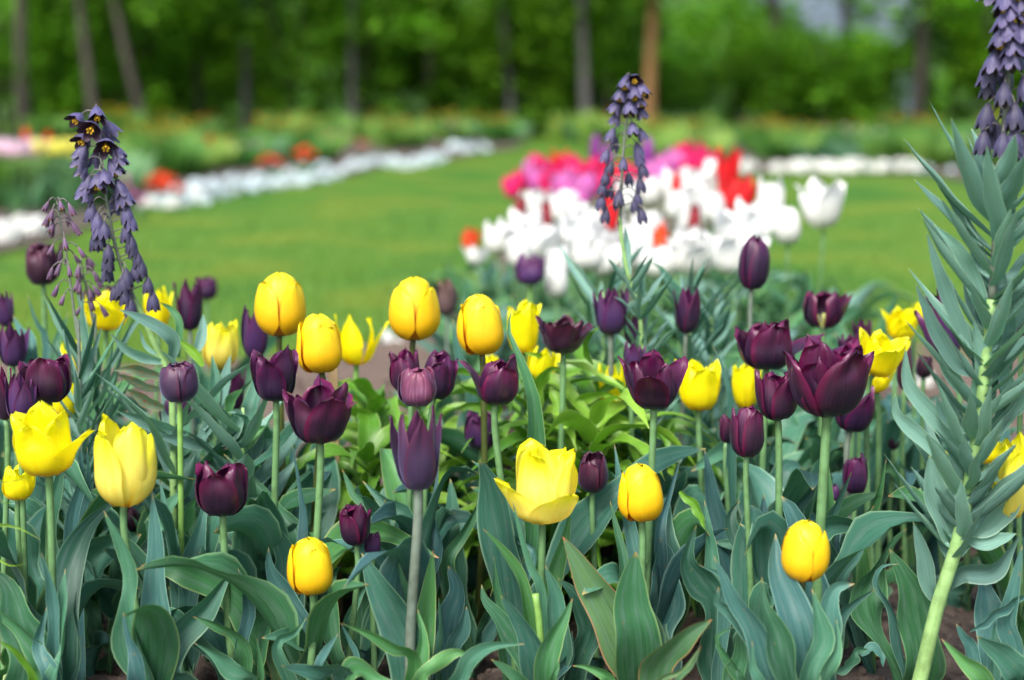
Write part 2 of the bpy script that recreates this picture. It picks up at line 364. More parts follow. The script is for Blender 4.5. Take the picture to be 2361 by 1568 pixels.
poly_patch('soil_path', [(-2.6, 2.9)] + [gp(*p) for p in ((-300, 838), (300, 850), (560, 838), (800, 812), (900, 790), (1010, 750), (1120, 650), (1180, 520), (1240, 430), (1340, 395), (1560, 380), (1700, 400), (1730, 470), (1740, 580), (1780, 720), (2080, 800), (2360, 810))] + [(2.2, 3.2), (2.2, 2.9), (0, 2.6)], 0.012, M['soil_dry'])
poly_patch('border_soil', [(-7.2, 8.0)] + [gp(*p) for p in ((-160, 620), (120, 560), (330, 478), (470, 458), (620, 436), (790, 408), (880, 384), (1020, 372), (1110, 352), (1180, 346))] + [(0.5, 30), (-14, 30), (-14, 14)], 0.012, M['soil'])
poly_patch('far_border_soil', [gp(1690, 402), gp(1900, 399), gp(2130, 402), gp(2230, 420), (9, 12), (16, 20), (16, 34), (3, 34), gp(1500, 352)], 0.012, M['soil'])
# clods on the soil
V = []; F = []
for _ in range(1500):
    y = rnd.uniform(1.5, 3.6); x = rnd.uniform(-1.3, 1.3); r = rnd.uniform(0.003, 0.012) * (0.6 if rnd.random() < .7 else 1)
    c = Vector((x, y, (hz(x, y) if y < 3 else 0.015) + r*0.3)); k0 = len(V)
    ico = [(0,0,1),(.9,0,.4),(.3,.85,.4),(-.7,.5,.4),(-.7,-.5,.4),(.3,-.85,.4),(.7,.5,-.5),(-.3,.85,-.5),(-.9,0,-.5),(-.3,-.85,-.5),(.7,-.5,-.5)]
    for q in ico: V.append(c + Vector(q) * r * rnd.uniform(.7, 1.3))
    for j in range(5):
        a = 1+j; b2 = 1+(j+1) % 5; d = 6+j; e = 6+(j+1) % 5
        F += [(k0, k0+a, k0+b2), (k0+a, k0+d, k0+b2), (k0+b2, k0+d, k0+e)]
tag(mesh('soil_clods', V, F, M['soil']), kind='stuff', label='crumbs and clods of dark soil between the tulip plants', cat='soil')
# grass blades on the near lawn
M['blade'] = leafmat('grass_blade', (0.09, 0.22, 0.02), (0.17, 0.30, 0.03), (0.2, 0.3, 0.05), rough=0.5, streak=0.1)
bedpoly = [gp(*p) for p in ((860, 1000), (860, 800), (1010, 735), (1060, 640), (1120, 520), (1200, 425), (1340, 385), (1560, 372), (1730, 395), (1790, 470), (1830, 580), (1900, 700), (1900, 1000))]
def inside(x, y, P):
    c = False; j = len(P) - 1
    for i in range(len(P)):
        if (P[i][1] > y) != (P[j][1] > y) and x < (P[j][0]-P[i][0])*(y-P[i][1])/(P[j][1]-P[i][1]) + P[i][0]: c = not c
        j = i
    return c
V = []; F = []; UV = []
for _ in range(45000):
    y = 3.9 + 6 * rnd.random() ** 1.6; x = rnd.uniform(-0.42, 0.42) * y
    if inside(x, y, bedpoly) : continue
    if x < -0.3*y + 0.0 and y > 7.5: continue
    h = rnd.uniform(0.015, 0.045); a = rnd.uniform(0, 6.28); wv = Vector((math.cos(a), math.sin(a), 0)) * 0.0022
    b0 = Vector((x, y, -0.006)); tp = b0 + Vector((rnd.gauss(0, .012), rnd.gauss(0, .012), h)); k0 = len(V)
    V += [b0 - wv, b0 + wv, tp]; F.append((k0, k0+1, k0+2)); UV += [(0.2, 0), (0.8, 0), (0.5, .8)]
tag(mesh('grass', V, F, M['blade'], uv=UV), kind='stuff', label='short mown lawn grass behind the tulip bed', cat='grass')

# ------------------------------------------------------------------ tulips
def interp(keys, v):
    for (a, x), (b, y) in zip(keys, keys[1:]):
        if v <= b:
            t = (v - a) / (b - a); t2 = t*t*(3-2*t); return x + (y - x) * (0.45*t + 0.55*t2)
    return keys[-1][1]
KINDS = {  # outer top radius, inner top radius, petal width, pointedness, edge ruffle, petals' tip exponent
    'egg':  dict(o=0.72, i=0.14, w=1.06, p=0.0, ruf=0.0, te=0.40, jit=0.03),
    'cup':  dict(o=0.94, i=0.64, w=0.90, p=0.05, ruf=0.09, te=0.38, jit=0.24),
    'round': dict(o=0.70, i=0.45, w=0.98, p=0.0, ruf=0.05, te=0.38, jit=0.18),
    'open': dict(o=1.40, i=0.86, w=0.86, p=0.2, ruf=0.11, te=0.38, jit=0.24),
    'lily': dict(o=1.15, i=0.75, w=0.82, p=0.9, ruf=0.05, te=0.85, jit=0.15),
    'bud':  dict(o=0.30, i=0.22, w=0.98, p=0.8, ruf=0.01, te=0.80, jit=0.08),
    'blowsy': dict(o=1.22, i=0.9, w=0.95, p=0.1, ruf=0.13, te=0.42, jit=0.2),
}
def petal_data(w, h, az, top, ww, pnt, ruf, te, rs, rng, nv=16, nu=10, hz_=1.0, tw=0, inr=1.0, kegg=False):
    """one petal of a bloom whose belly is w wide and whose height is h; the bloom axis is +Z from the origin"""
    V = []; F = []; UV = []; ca, sa = math.cos(az), math.sin(az)
    out = Vector((sa, -ca, 0)); side = Vector((ca, sa, 0))     # az 0 faces the camera, +90 degrees faces right
    dip = max(0, top - 1.0) * 0.20; tr = top * 0.5
    prof = catmull([Vector(q) for q in ((0.03, 0, 0), (0.24, 0, 0.025), (0.41, 0, 0.15), (0.495, 0, 0.36), (0.5 + (tr - .5) * (.42 if tr > .5 else .22 if tr > .3 else .10), 0, 0.66 - dip*.3), (0.5 + (tr - .5) * (.78 if tr > .5 else .62 if tr > .3 else .46), 0, 0.88 - dip*.7), (tr, 0, 1.0 - dip))], nv)
    ph = rng.uniform(0, 6.3); n1 = rng.uniform(0, 50)
    for i in range(nv + 1):
        v = i / nv
        Rr = prof[i].x * w * inr; Z = prof[i].z * h * hz_
        f = max(0.0, math.sin(math.pi * min(1, (0.07 + 0.93*v) ** 1.12))) ** (te if v > .48 else (1.25 if kegg else max(te, .9))) if v < 1 else 0.0
        f *= 1 - pnt * 0.5 * v ** 3
        if kegg: f *= min(1, (v + .08) / .5) ** .75
        hw = ww * w * 0.5 * max(f, 0.04 if v >= 1 else 0.1)
        Rc = max(Rr * 0.86, 0.30 * w)
        for j in range(nu + 1):
            u = 2*j/nu - 1; a = max(-1.45, min(1.45, u * hw / Rc))
            lat = Rc * math.sin(a); rad = Rr - Rc * (1 - math.cos(a)) * .92
            zz = Z - (abs(u) ** 2.5) * 0.05 * h * v * (1 - pnt)
            if kegg: zz -= 0.045 * h * math.exp(-(u*4)**2) * v ** 8
            rf = ruf * w * (v ** 2) * (math.sin(5 * u + ph) * 0.5 + mn.noise(Vector((u * 2 + n1, v * 4, az))))
            nn = mn.noise(Vector((u * 1.3 + n1, v * 2.2, 7))) * 0.05 * w * v
            rib = -0.022 * w * math.exp(-(u*6)**2) * v + 0.02 * w * abs(u) ** 5 * v + 0.035 * w * u * math.sin(math.pi * min(1, v*1.1)) * (1 if top < .8 else .6)
            p = out * (rad + rf + nn + rib) + side * (lat + tw * w * v * v) + Vector((0, 0, zz + rf * 0.7))
            V.append(p); UV.append(((u+1)/2, v))
    k = nu + 1
    for i in range(nv):
        for j in range(nu): F.append((i*k+j, i*k+j+1, (i+1)*k+j+1, (i+1)*k+j))
    return V, F, UV
def rotmat(axis):
    return Vector((0, 0, 1)).rotation_difference(axis).to_matrix()
def bloom(parent, base, axis, w, h, kind, mat, origin, rng, spin=0, over=None, one_mesh=False, imat=None, more=None, parts_mat=None, det=1.0):
    K = KINDS[kind]; rm = rotmat(axis.normalized())
    wb = w / max(1.0, K['o'] * 0.97)
    specs = []
    for q in range(3):
        specs.append([120*q + 60 + spin, K['i'], 0.87, 1.0])        # inner
    for q in range(3):
        specs.append([120*q + spin, K['o'], 1.0, 0.87 if kind == 'egg' else 0.96])            # outer
    if over:
        for idx, kv in over.items():
            for a, b in kv.items(): specs[idx][a] = b
    specs += more or []
    PV = []
    for n_, (az, top, inr, hh) in enumerate(specs):
        j = K['jit']
        d = petal_data(wb, h, R(az + rng.uniform(-60, 60) * j), top * (1 + rng.uniform(-1, 1) * j), K['w'] * rng.uniform(1 - j*.5, 1 + j*.4), K['p'], K['ruf'], K['te'], 0, rng,
                       nv=int(16*det), nu=int(10*det), hz_=hh * (1 + rng.uniform(-.5, .4) * j), tw=rng.uniform(-1, 1)*j*0.4, inr=inr, kegg=kind == 'egg')
        PV.append(([rm @ v + base for v in d[0]], d[1], d[2]))
    if one_mesh:
        V = []; F = []; UV = []
        for v, f, u in PV:
            k = len(V); V += v; F += [tuple(i + k for i in q) for q in f]; UV += u
        return mesh('flower', V, F, mat, parent, UV, origin)
    # heart of the flower: pistil and six stamens, the petals are its sub-parts
    V, F, UV = tube_data([base, base + axis*h*0.22, base + axis*h*0.38], wb*0.06, wb*0.045, 4, 8)
    for q in range(6):
        a = R(q*60 + 15); o2 = rm @ Vector((math.cos(a), math.sin(a), 0))
        v, f, u = tube_data([base + o2*wb*.05, base + o2*wb*.13 + axis*h*.2, base + o2*wb*.16 + axis*h*.33], wb*0.012, wb*0.022, 4, 6)
        k = len(V); V += v; F += [tuple(i+k for i in t) for t in f]; UV += u
    fl = mesh('flower', V, F, M['pistil'], parent, UV, origin)
    for n_, (v, f, u) in enumerate(PV):
        mesh('petal', v, f, (imat if (imat and n_ < 3) else mat), fl, u, origin)
    return fl

GAPS = [(1050, 1130, 1240, 1580), (795, 885, 1430, 1600), (1385, 1440, 1430, 1600), (1605, 1690, 1360, 1600), (1945, 2085, 1310, 1600), (2160, 2250, 1300, 1480), (0, 70, 1470, 1600), (185, 290, 1500, 1600)]
def hits_gap(P):
    for p in catmull(P, 10)[1:]:
        x, y = proj(p)
        for a, b, c, d in GAPS:
            if a - 22 < x < b + 22 and c < y < d: return True
            
    return False
BLO = []
def hides(P, D0):
    for p in catmull(P, 8)[2:]:
        x, y = proj(p)
        for bx_, by_, bw_, bh_, bd in BLO:
            if abs(x - bx_) < bw_*.5 + 8 and abs(y - by_) < bh_*.5 + 6 and p[1] < bd - .005 and bd < 2.15: return True
    return False
def auto_leaves(root, base, rng, n, L, Wd, mats, spread=1.0, azs=None):
    q = -1; tries = 0; made = 0
    while q < n - 1 and tries < n * 6:
        q += 1; tries += 1
        az = azs[q] if azs else rng.uniform(0, 360) if n < 3 else q * 360 / n + rng.uniform(-40, 40)
        a = R(az); o = Vector((math.cos(a), math.sin(a), 0)); l = L * rng.uniform(0.75, 1.15); k = rng.uniform(0.15, 0.75) * spread
        dr = rng.uniform(0.0, 0.35) * spread
        sw = Vector((-o.y, o.x, 0)) * l * rng.uniform(-.12, .12)
        P = [base + o*0.004, base + o*(l*k*0.12) + Vector((0, 0, l*0.3)), base + o*(l*k*0.38) + sw + Vector((0, 0, l*0.62)),
             base + o*(l*k*0.7) + sw*1.6 + Vector((0, 0, l*(0.86 - dr*.4))), base + o*(l*k*1.05) + sw*1.4 + Vector((0, 0, l*(0.98 - dr)))]
        if hits_gap(P) or hides(P, 0):
            if tries < n*6 - 1 or made: q -= 1; continue
            P = [base + (p_ - base)*.4 for p_ in P]
        made += 1
        leaf(P, Wd * rng.uniform(0.75, 1.25), rng.choice(mats), root, root.location, N0=(-o + Vector((0, 0, .3))), roll=rng.uniform(-45, 45),
             twist=rng.uniform(-70, 70), fold=rng.uniform(0.15, 0.4), wave=rng.uniform(0.08, 0.24), wfreq=rng.uniform(1.5, 3), peak=rng.uniform(.38, .52), tip=rng.uniform(.55, .85), rng=rng, n=18)
DEF = []
def flush():
    for a in DEF:
        auto_leaves(*a[0], **a[1])
    DEF.clear()
PL = {}
LM = ['leaf', 'leaf', 'leaf_blue', 'leaf_dark', 'leaf_green']
def tulip(key, x, y, wpx, hpx, kind, col, D, lean, bx, label, leaves=3, stem='stem', fwd=0.0, spin=None, over=None, more=None, ll=None, imat=None, group=None, stemthick=1.0, lw=0.05):
    rng = random.Random('t' + key); s = D / F_PX
    w_, h_ = wpx * s, hpx * s
    ax = Vector((math.sin(R(lean)), -math.sin(R(fwd)), math.cos(R(lean)))).normalized()
    c = pt(x, y, D); b0 = c - ax * h_ * 0.5
    Db = D + 0.0
    g = gx(bx, Db)
    root = empty('tulip', label, 'tulip', g, group)
    mid = b0.lerp(g, 0.5) + Vector((rng.uniform(-.006, .006), rng.uniform(-.005, .005), 0)) - Vector((ax.x, 0, 0)) * 0.03
    sr = (0.0031 if wpx*s < .045 else 0.0038) * stemthick
    tube('stem', [g - Vector((0, 0, 0.01)), g.lerp(mid, .5), mid, b0 - ax*0.03, b0 + ax*h_*0.03], sr*1.25, sr, M[stem], root, g, n=20)
    mat = M[col]
    bloom(root, b0, ax, w_, h_, kind, mat, g, rng, spin=rng.uniform(-25, 25) if spin is None else spin, over=over, imat=imat, more=more)
    BLO.append((x, y, wpx, hpx, D))
    if leaves: DEF.append(((root, g, rng, leaves, ll or min(0.30, max(0.16, c.z*0.8)), lw, [M[q] for q in LM]), {}))
    PL[key] = (root, g, D)
    return root
# key, x, y, w, h, kind, colour, distance, lean, stem foot x, label, extras
T = tulip
# --- golden, closed tulips
T('Y1', 645, 700, 120, 150, 'egg', 'YE', 1.84, 2, 668, 'tall closed golden tulip with orange base, the highest of all, left of the lawn opening', spin=-48, imat=M['YI'], stem='stem_dark', leaves=2)
T('Y2', 735, 790, 112, 140, 'egg', 'YE', 1.76, -3, 722, 'closed golden tulip touching the tallest golden one, just above a wide plum bloom', spin=22, imat=M['YI'], stem='stem_dark', leaves=2)
T('Y3', 954, 710, 120, 150, 'egg', 'YE', 1.86, 2, 985, 'closed golden tulip in front of the lawn, above a crowded pair of plum blooms', spin=-48, imat=M['YI'], stem='stem_dark', leaves=2)
T('Y4', 1107, 747, 112, 142, 'egg', 'YE', 1.80, -3, 1096, 'closed golden tulip with a frilly lemon bloom directly behind its right side', spin=22, imat=M['YI'], stem='stem_dark', leaves=2)
T('Y5', 715, 1302, 112, 140, 'egg', 'YE', 1.50, -3, 722, 'low closed golden tulip on a short stem among the front leaves, lowest on the left', spin=22, imat=M['YI'], leaves=0)
T('Y6', 1476, 1133, 112, 140, 'egg', 'YE', 1.55, -3, 1476, 'closed golden tulip above a big oval upright leaf, beside a near black bloom', spin=22, imat=M['YI'], leaves=0)
T('Y7', 1855, 1267, 118, 150, 'egg', 'YE', 1.46, 2, 1872, 'low closed golden tulip on a clump of bluish leaves, nearest the thick slanting stem', spin=-48, imat=M['YI'], stem='stem_dark', leaves=0)
# --- lemon yellow tulips
T('Y8', 104, 1022, 165, 150, 'blowsy', 'Y', 1.50, -2, 125, 'big blowsy yellow tulip with one petal falling out to its right', spin=10, over={4: {1: 1.42, 0: 66, 3: .9}}, leaves=1)
T('Y9', 288, 1068, 145, 200, 'cup', 'YC', 1.50, 3, 375, 'very tall cream flushed yellow tulip with a ragged rim, largest yellow cup on the left', spin=-30, leaves=1)
T('Y10', 1250, 1120, 185, 172, 'blowsy', 'YC', 1.56, 0, 1262, 'widest open yellow tulip with one cream petal drooping to its left', spin=25, over={5: {1: 1.42, 0: -62, 3: .66}, 3: {0: 30, 1: 1.25, 3: .66}, 2: {0: -20, 1: .8, 3: 1.0}}, leaves=1)
T('Y11', 508, 798, 84, 106, 'cup', 'YC', 2.05, 3, 492, 'pale yellow cup between the tall plum tulip and the golden ones', spin=15)
T('Y12', 822, 782, 104, 120, 'lily', 'Y', 2.05, 2, 812, 'yellow tulip with pointed petals curling outwards on a slim green stem above bare soil', spin=40, over={3: {1: 1.8, 0: 85}, 4: {1: 1.5, 0: -70}}, leaves=1, stem='stem_bright')
T('Y13', 1206, 757, 84, 116, 'blowsy', 'Y', 1.98, 0, 1200, 'frilly lemon tulip directly behind a closed golden one and a light green blade', leaves=2)
T('Y14', 1250, 838, 78, 76, 'lily', 'Y', 1.96, 12, 1240, 'ragged yellow tulip low under the frilly lemon bloom, its petals splayed to the right', spin=0)
T('Y15', 245, 720, 115, 80, 'blowsy', 'Y', 2.12, 3, 245, 'wide frilly yellow tulip under the hanging bells of the tall left spike', spin=0)
T('Y16', 362, 710, 66, 96, 'lily', 'Y', 2.15, 0, 362, 'pointed yellow tulip just right of the left spike foot', spin=0)
T('Y17', 148, 915, 68, 100, 'cup', 'Y', 1.80, 6, 140, 'yellow tulip peeping out from behind a rounded plum bloom on the left')
T('Y18', 170, 822, 76, 70, 'lily', 'Y', 2.05, 0, 170, 'yellow tulip half hidden behind narrow grey leaves at the foot of the small spike')
T('Y19', 42, 1115, 74, 76, 'cup', 'Y', 1.62, 4, 60, 'small yellow tulip under the big blowsy one near the left edge', leaves=2)
T('Y20', 1613, 888, 98, 116, 'cup', 'Y', 1.90, 0, 1610, 'yellow cup immediately right of the wide flaring plum tulip', spin=10)
T('Y21', 1720, 890, 62, 106, 'cup', 'Y', 1.95, 2, 1728, 'slim yellow tulip squeezed left of the biggest plum blooms', spin=50)
T('Y22', 1413, 893, 66, 112, 'lily', 'Y', 1.95, 3, 1412, 'yellow tulip behind arching light green leaves, left of the flaring plum one', spin=0, leaves=2)
T('Y23', 2033, 818, 108, 100, 'blowsy', 'Y', 1.88, 14, 2022, 'tilted yellow tulip tucked behind the largest plum bloom', spin=0, fwd=15)
T('Y23b', 2018, 878, 88, 52, 'open', 'Y', 1.96, -8, 2024, 'drooping yellow bloom right beneath the tilted one, on a plain green stem', spin=60, leaves=1)
T('Y24', 2078, 750, 82, 68, 'blowsy', 'Y', 2.15, 5, 2085, 'far yellow bloom by the lawn, left of a leaning violet tulip', fwd=20)
T('Y24b', 2118, 722, 34, 52, 'lily', 'Y', 2.2, 8, 2120, 'thin yellow petals just behind the leaning violet tulip')
T('Y25', 2335, 1100, 90, 196, 'blowsy', 'YC', 1.52, 0, 2350, 'tall yellow tulip cut by the right edge with a drooping petal', spin=15, over={5: {1: 1.35, 0: -80, 3: .6}}, leaves=1)
T('Y26', 2176, 1078, 46, 62, 'cup', 'YC', 1.95, 0, 2180, 'small cream yellow tulip seen between the broad leaves of the right spike')
T('Y27', 2275, 1035, 66, 66, 'cup', 'Y', 1.95, 0, 2280, 'golden yellow tulip behind the right spike, next to the one cut by the edge')
T('Y28', 1132, 838, 34, 40, 'cup', 'Y', 2.1, 0, 1140, 'sliver of yellow tulip between a golden bloom and the plum one below it')
# --- dark tulips, left third
T('P1', 97, 610, 82, 94, 'cup', 'PD', 2.20, 0, 116, 'near black plum cup standing alone on the far left before the white flowers', leaves=2)
T('P2', 8, 712, 50, 82, 'lily', 'PV', 2.05, -8, 20, 'pointed violet tulip leaning across the left edge, upper one')
T('P3', 30, 797, 72, 96, 'lily', 'PV', 1.92, 2, 34, 'pointed violet tulip above two crowded plum ones at the left edge')
T('P4', 110, 874, 114, 108, 'cup', 'PC', 1.66, 0, 108, 'rounded crimson plum tulip above the blowsy yellow one', spin=10)
T('P5', 48, 918, 76, 112, 'lily', 'PV', 1.62, 3, 60, 'closed violet tulip wedged between the left edge and a rounded plum bloom', spin=30)
T('P6', 5, 905, 46, 130, 'lily', 'PC', 1.64, -3, 8, 'dark plum tulip sliced by the left edge, lower one')
T('P7', 436, 703, 66, 118, 'lily', 'P', 2.15, 0, 442, 'tall narrow plum tulip against the lawn, left of the tallest golden one', spin=45, stem='stem_grey', leaves=2)
T('P8', 476, 664, 52, 54, 'round', 'P', 2.75, 0, 478, 'blurred plum tulip behind the tall narrow plum one')
T('P9', 588, 765, 70, 122, 'lily', 'PV', 1.98, 2, 600, 'pointed violet tulip half hidden by the tallest golden one', spin=0)
T('P10', 634, 864, 140, 122, 'open', 'P', 1.68, 0, 640, 'wide plum tulip with a pale nick in its rim, under the two golden ones', spin=0)
T('P11', 736, 955, 184, 132, 'open', 'PC', 1.54, 0, 722, 'widest crimson plum bowl on a straight green stem, left of centre', spin=12, more=[[70, 1.35, .95, .86]])
T('P12', 411, 878, 92, 98, 'round', 'PG', 1.62, 0, 426, 'rounded slate plum tulip on a bright green stem, stacked above another', stem='stem_bright', spin=-40)
T('P13', 405, 948, 76, 74, 'round', 'PV', 1.85, 2, 410, 'violet tulip hidden behind the stem and under the slate plum one')
T('P14', 545, 897, 42, 96, 'lily', 'P', 2.0, 2, 552, 'slender plum tulip between the slate one and the wide nicked one')
T('P15', 512, 1128, 122, 122, 'cup', 'PC', 1.54, 0, 560, 'crimson cup on a bowed green stem low on the left, over the front leaves', spin=8)
T('P16', 1030, 688, 46, 76, 'cup', 'BR', 2.6, 0, 1026, 'withered brownish tulip right of a closed golden one', stem='stem_grey')
T('P17', 932, 858, 74, 92, 'cup', 'PC', 1.72, -8, 950, 'plum tulip behind the striped one, the left of a crowded pair')
T('P18', 1012, 868, 84, 104, 'cup', 'P', 1.74, 12, 985, 'plum tulip behind the striped one, the right of a crowded pair')
T('P19', 962, 893, 94, 88, 'round', 'PS', 1.62, 0, 962, 'striped rosy plum tulip in front of a crowded pair', spin=0)
T('P20', 962, 1035, 120, 194, 'lily', 'PG', 1.48, 0, 947, 'tall slate violet tulip with sharp flaring petals on a thick grey stem, front centre', spin=8, stem='stem_grey', leaves=0, stemthick=1.3)
T('P21', 1146, 876, 106, 112, 'cup', 'PC', 1.66, 3, 1190, 'plum tulip with one petal splayed left, under a closed golden one', spin=5, over={5: {1: 1.6, 0: -88}})
T('P22', 1108, 995, 78, 82, 'cup', 'PV', 1.9, 0, 1122, 'small violet cup among arching light green leaves near the centre', leaves=1)
T('P23', 1298, 771, 126, 86, 'open', 'PD', 1.88, 0, 1300, 'flat open near black tulip above arching light green leaves', spin=0, more=[[70, 1.5, 1.0, .8], [-70, 1.5, 1.0, .8]])
T('P24', 1409, 715, 84, 114, 'lily', 'PV', 1.96, 0, 1398, 'violet tulip with curling tips just left of the middle spike leaves', spin=0, stem='stem_grey')
T('P25', 1464, 764, 54, 92, 'lily', 'PV', 2.0, 0, 1464, 'slim violet tulip directly under the middle spike')
T('P26', 1460, 818, 52, 56, 'lily', 'PV', 1.9, 3, 1462, 'tip of a violet tulip rising behind the wide flaring plum one')
T('P27', 1586, 713, 64, 112, 'lily', 'P', 2.0, 3, 1572, 'upright pointed plum tulip right of the middle spike', spin=20, stem='stem_grey')
T('P27b', 1553, 676, 22, 34, 'lily', 'PC', 2.3, -12, 1556, 'tiny plum tip peeping left of an upright pointed plum tulip')
T('P28', 1507, 882, 156, 122, 'open', 'PC', 1.62, 0, 1488, 'wide flaring plum tulip on a straight green stem, right of centre', spin=-5)
T('P29', 1222, 622, 70, 70, 'round', 'PV', 2.75, 0, 1226, 'blurred violet tulip in front of the white tulips', stem='stem_bright')
T('P30', 1738, 605, 72, 126, 'bud', 'P', 2.05, 3, 1722, 'highest plum tulip, a pointed bud before the white tulips', spin=25, stem='stem_grey')
T('P31', 1899, 712, 92, 88, 'cup', 'PC', 2.1, 0, 1880, 'crimson plum cup standing clear above the largest plum bloom', spin=-10, over={3: {1: 1.3, 0: 75}})
T('P32', 1768, 796, 126, 110, 'cup', 'PC', 1.85, 0, 1760, 'rounded rosy plum tulip with a small petal to its right, left of the largest', spin=10, more=[[-30, .8, .8, .98], [40, .7, .75, 1.0]], over={4: {1: 1.7, 0: 95, 3: .8}})
T('P33', 1908, 873, 196, 172, 'blowsy', 'PC', 1.56, 0, 1885, 'largest and fullest plum tulip, many petalled, right of centre', spin=28, more=[[-38, 1.0, .8, .9], [50, .95, .8, .95], [95, 1.3, .95, .8], [-95, 1.15, .98, .82], [10, .6, .66, 1.0]], stemthick=1.35)
T('P34', 1790, 910, 96, 116, 'cup', 'PC', 1.6, -4, 1798, 'plum tulip with a pale fleck, hugging the left side of the largest one', spin=15)
T('P35', 1970, 940, 104, 112, 'lily', 'P', 1.85, 8, 1950, 'plum tulip with a petal pointing up right, under the largest one', spin=20, stem='stem_grey')
T('P36', 1722, 995, 82, 118, 'round', 'PC', 1.58, 0, 1722, 'egg shaped plum tulip below the slim yellow one', spin=30)
T('P37', 1674, 988, 32, 66, 'round', 'PC', 1.8, 0, 1676, 'edge of a plum tulip behind the egg shaped one', leaves=0)
T('P38', 1988, 768, 44, 66, 'lily', 'P', 2.1, 0, 1985, 'upright plum tulip behind the tilted yellow one')
T('P39', 1960, 795, 58, 52, 'lily', 'P', 2.0, -8, 1962, 'plum petals between the largest bloom and the tilted yellow one')
T('P40', 2168, 750, 84, 148, 'cup', 'PV', 1.95, -20, 2230, 'dark violet tulip leaning left behind the leaves of the right spike', spin=10)
T('P41', 2086, 850, 38, 96, 'round', 'PD', 2.0, 0, 2092, 'near black tulip right of the tilted yellow one')
T('P42', 2130, 845, 40, 52, 'round', 'PD', 2.05, 0, 2130, 'near black bloom under the leaning violet tulip')
T('P43', 2358, 748, 40, 86, 'round', 'PD', 1.7, 0, 2362, 'near black tulip cut by the right edge')
T('P44', 1366, 1090, 76, 92, 'round', 'PD', 1.68, 0, 1376, 'near black closed tulip between the open yellow and the closed golden one', spin=-35)
T('P45', 1166, 1098, 42, 54, 'bud', 'P', 1.95, 0, 1170, 'dark bud half hidden left of the wide open yellow tulip', leaves=0)
T('P46', 817, 1210, 74, 96, 'cup', 'PC', 1.56, -3, 785, 'rosy plum cup with a small violet bud at its right', spin=-15, leaves=1, stem='stem')
T('P47', 859, 1252, 42, 54, 'round', 'PV', 1.58, 2, 866, 'small violet bud at the right of the rosy plum cup', leaves=0)
T('P48', 1972, 1093, 60, 94, 'round', 'P', 1.82, 0, 1950, 'plum tulip low on the right between long green leaves', spin=10)
T('P49', 1950, 1155, 24, 56, 'bud', 'PC', 1.86, 0, 1950, 'narrow dark bud under the low right plum tulip', leaves=0)
T('P49b', 1924, 1135, 24, 40, 'bud', 'PV', 1.88, 0, 1925, 'violet sliver of a bud left of the low right plum tulip', leaves=0)
T('P50', 1396, 1255, 38, 62, 'bud', 'PD', 1.9, 0, 1400, 'dark bud deep among leaves, left of the big oval leaf', leaves=0)
T('P51', 1545, 1238, 36, 32, 'bud', 'PD', 1.95, 0, 1545, 'dark bud deep among leaves, right of the closed golden tulip stem', leaves=0)
T('P52', 618, 1075, 38, 82, 'lily', 'P', 1.85, -6, 612, 'dark narrow tulip behind the diagonal green leaf')
T('P53', 545, 1287, 46, 76, 'bud', 'PC', 1.75, -8, 552, 'faded plum bud behind the bowed green stem', leaves=0)
T('P54', 298, 1195, 48, 58, 'bud', 'PD', 1.8, 0, 305, 'dark bud behind the stem of the tall cream yellow tulip', leaves=0)
T('P55', 2060, 1015, 28, 44, 'round', 'PD', 2.05, 0, 2060, 'near black speck of a tulip right of the tall green stems')
T('P56', 268, 682, 66, 46, 'cup', 'P', 2.25, 0, 268, 'plum tulip right behind the frilly yellow one')
T('P57', 208, 694, 46, 44, 'cup', 'P', 2.25, 0, 206, 'plum tulip behind the foot of the small spike')
T('P58', 498, 886, 26, 44, 'lily', 'P', 2.1, 0, 500, 'dark petal tip beneath the pale yellow cup')

flush()
# ---------------- leaves traced one by one.  panel offsets: A left, B middle, C right (lower row), Z4..Z6 (middle row)
OFF = {'A': (0, 1043), 'B': (787, 1043), 'C': (1573, 1043), 'D': (0, 523), 'E': (787, 523), 'G': (1573, 523)}
def foliage(key, x, D, label, cat='tulip plant', name='leafy_tulip', auto=0, ll=.2, group=None, lw=.045, mats=None):
    g = gx(x, D); r = empty(name, label, cat, g, group); PL[key] = (r, g, D)
    if auto: auto_leaves(r, g, random.Random(key), auto, ll, lw, mats or [M[q] for q in LM])
    return r
foliage('F1', 215, 1.72, 'cluster of long dark leaves in shadow between the two big yellow tulips', auto=2)
foliage('F2', 1035, 1.60, 'two rounded blue green leaves beside the bare soil, right of the thick grey stem', auto=1, ll=.11)
foliage('F3', 1258, 1.50, 'leafy tulip with its flower cut off, a blunt pale green stem standing up')
foliage('F4', 1535, 1.62, 'broad dark blue green leaves right of the big oval leaf', auto=1, ll=.18)
foliage('F5', 1500, 1.42, 'olive leaf with a pinkish rim, near the bottom of the frame right of centre')
foliage('F6', 45, 1.48, 'broad dark leaf filling the lower left edge')
foliage('F7', 2110, 1.60, 'wavy dark leaves left of the thick slanting stem', auto=1, ll=.16)
foliage('F8', 2290, 1.50, 'broad teal leaves in the bottom right corner', auto=1, ll=.14)
foliage('F9', 2000, 1.52, 'small curled leaf lying on the soil, left of the thick slanting stem')
foliage('F10', 470, 1.72, 'upright bluish leaves between the slate plum and crimson cup stems', auto=1)
foliage('F11', 190, 1.66, 'tall straight bluish leaves right of the blowsy yellow tulip')
foliage('F12', 1760, 1.72, 'tall bluish leaves beneath the egg shaped plum tulip')
foliage('F13', 2010, 1.70, 'long bright green leaves right of the low plum tulip')
foliage('F14', 640, 1.60, 'broad leaves with a browned tip left of the low golden tulip', auto=1, ll=.11)
foliage('F15', 1650, 1.55, 'dark wavy leaves left of the bluish clump under the low golden tulip', auto=1, ll=.11)
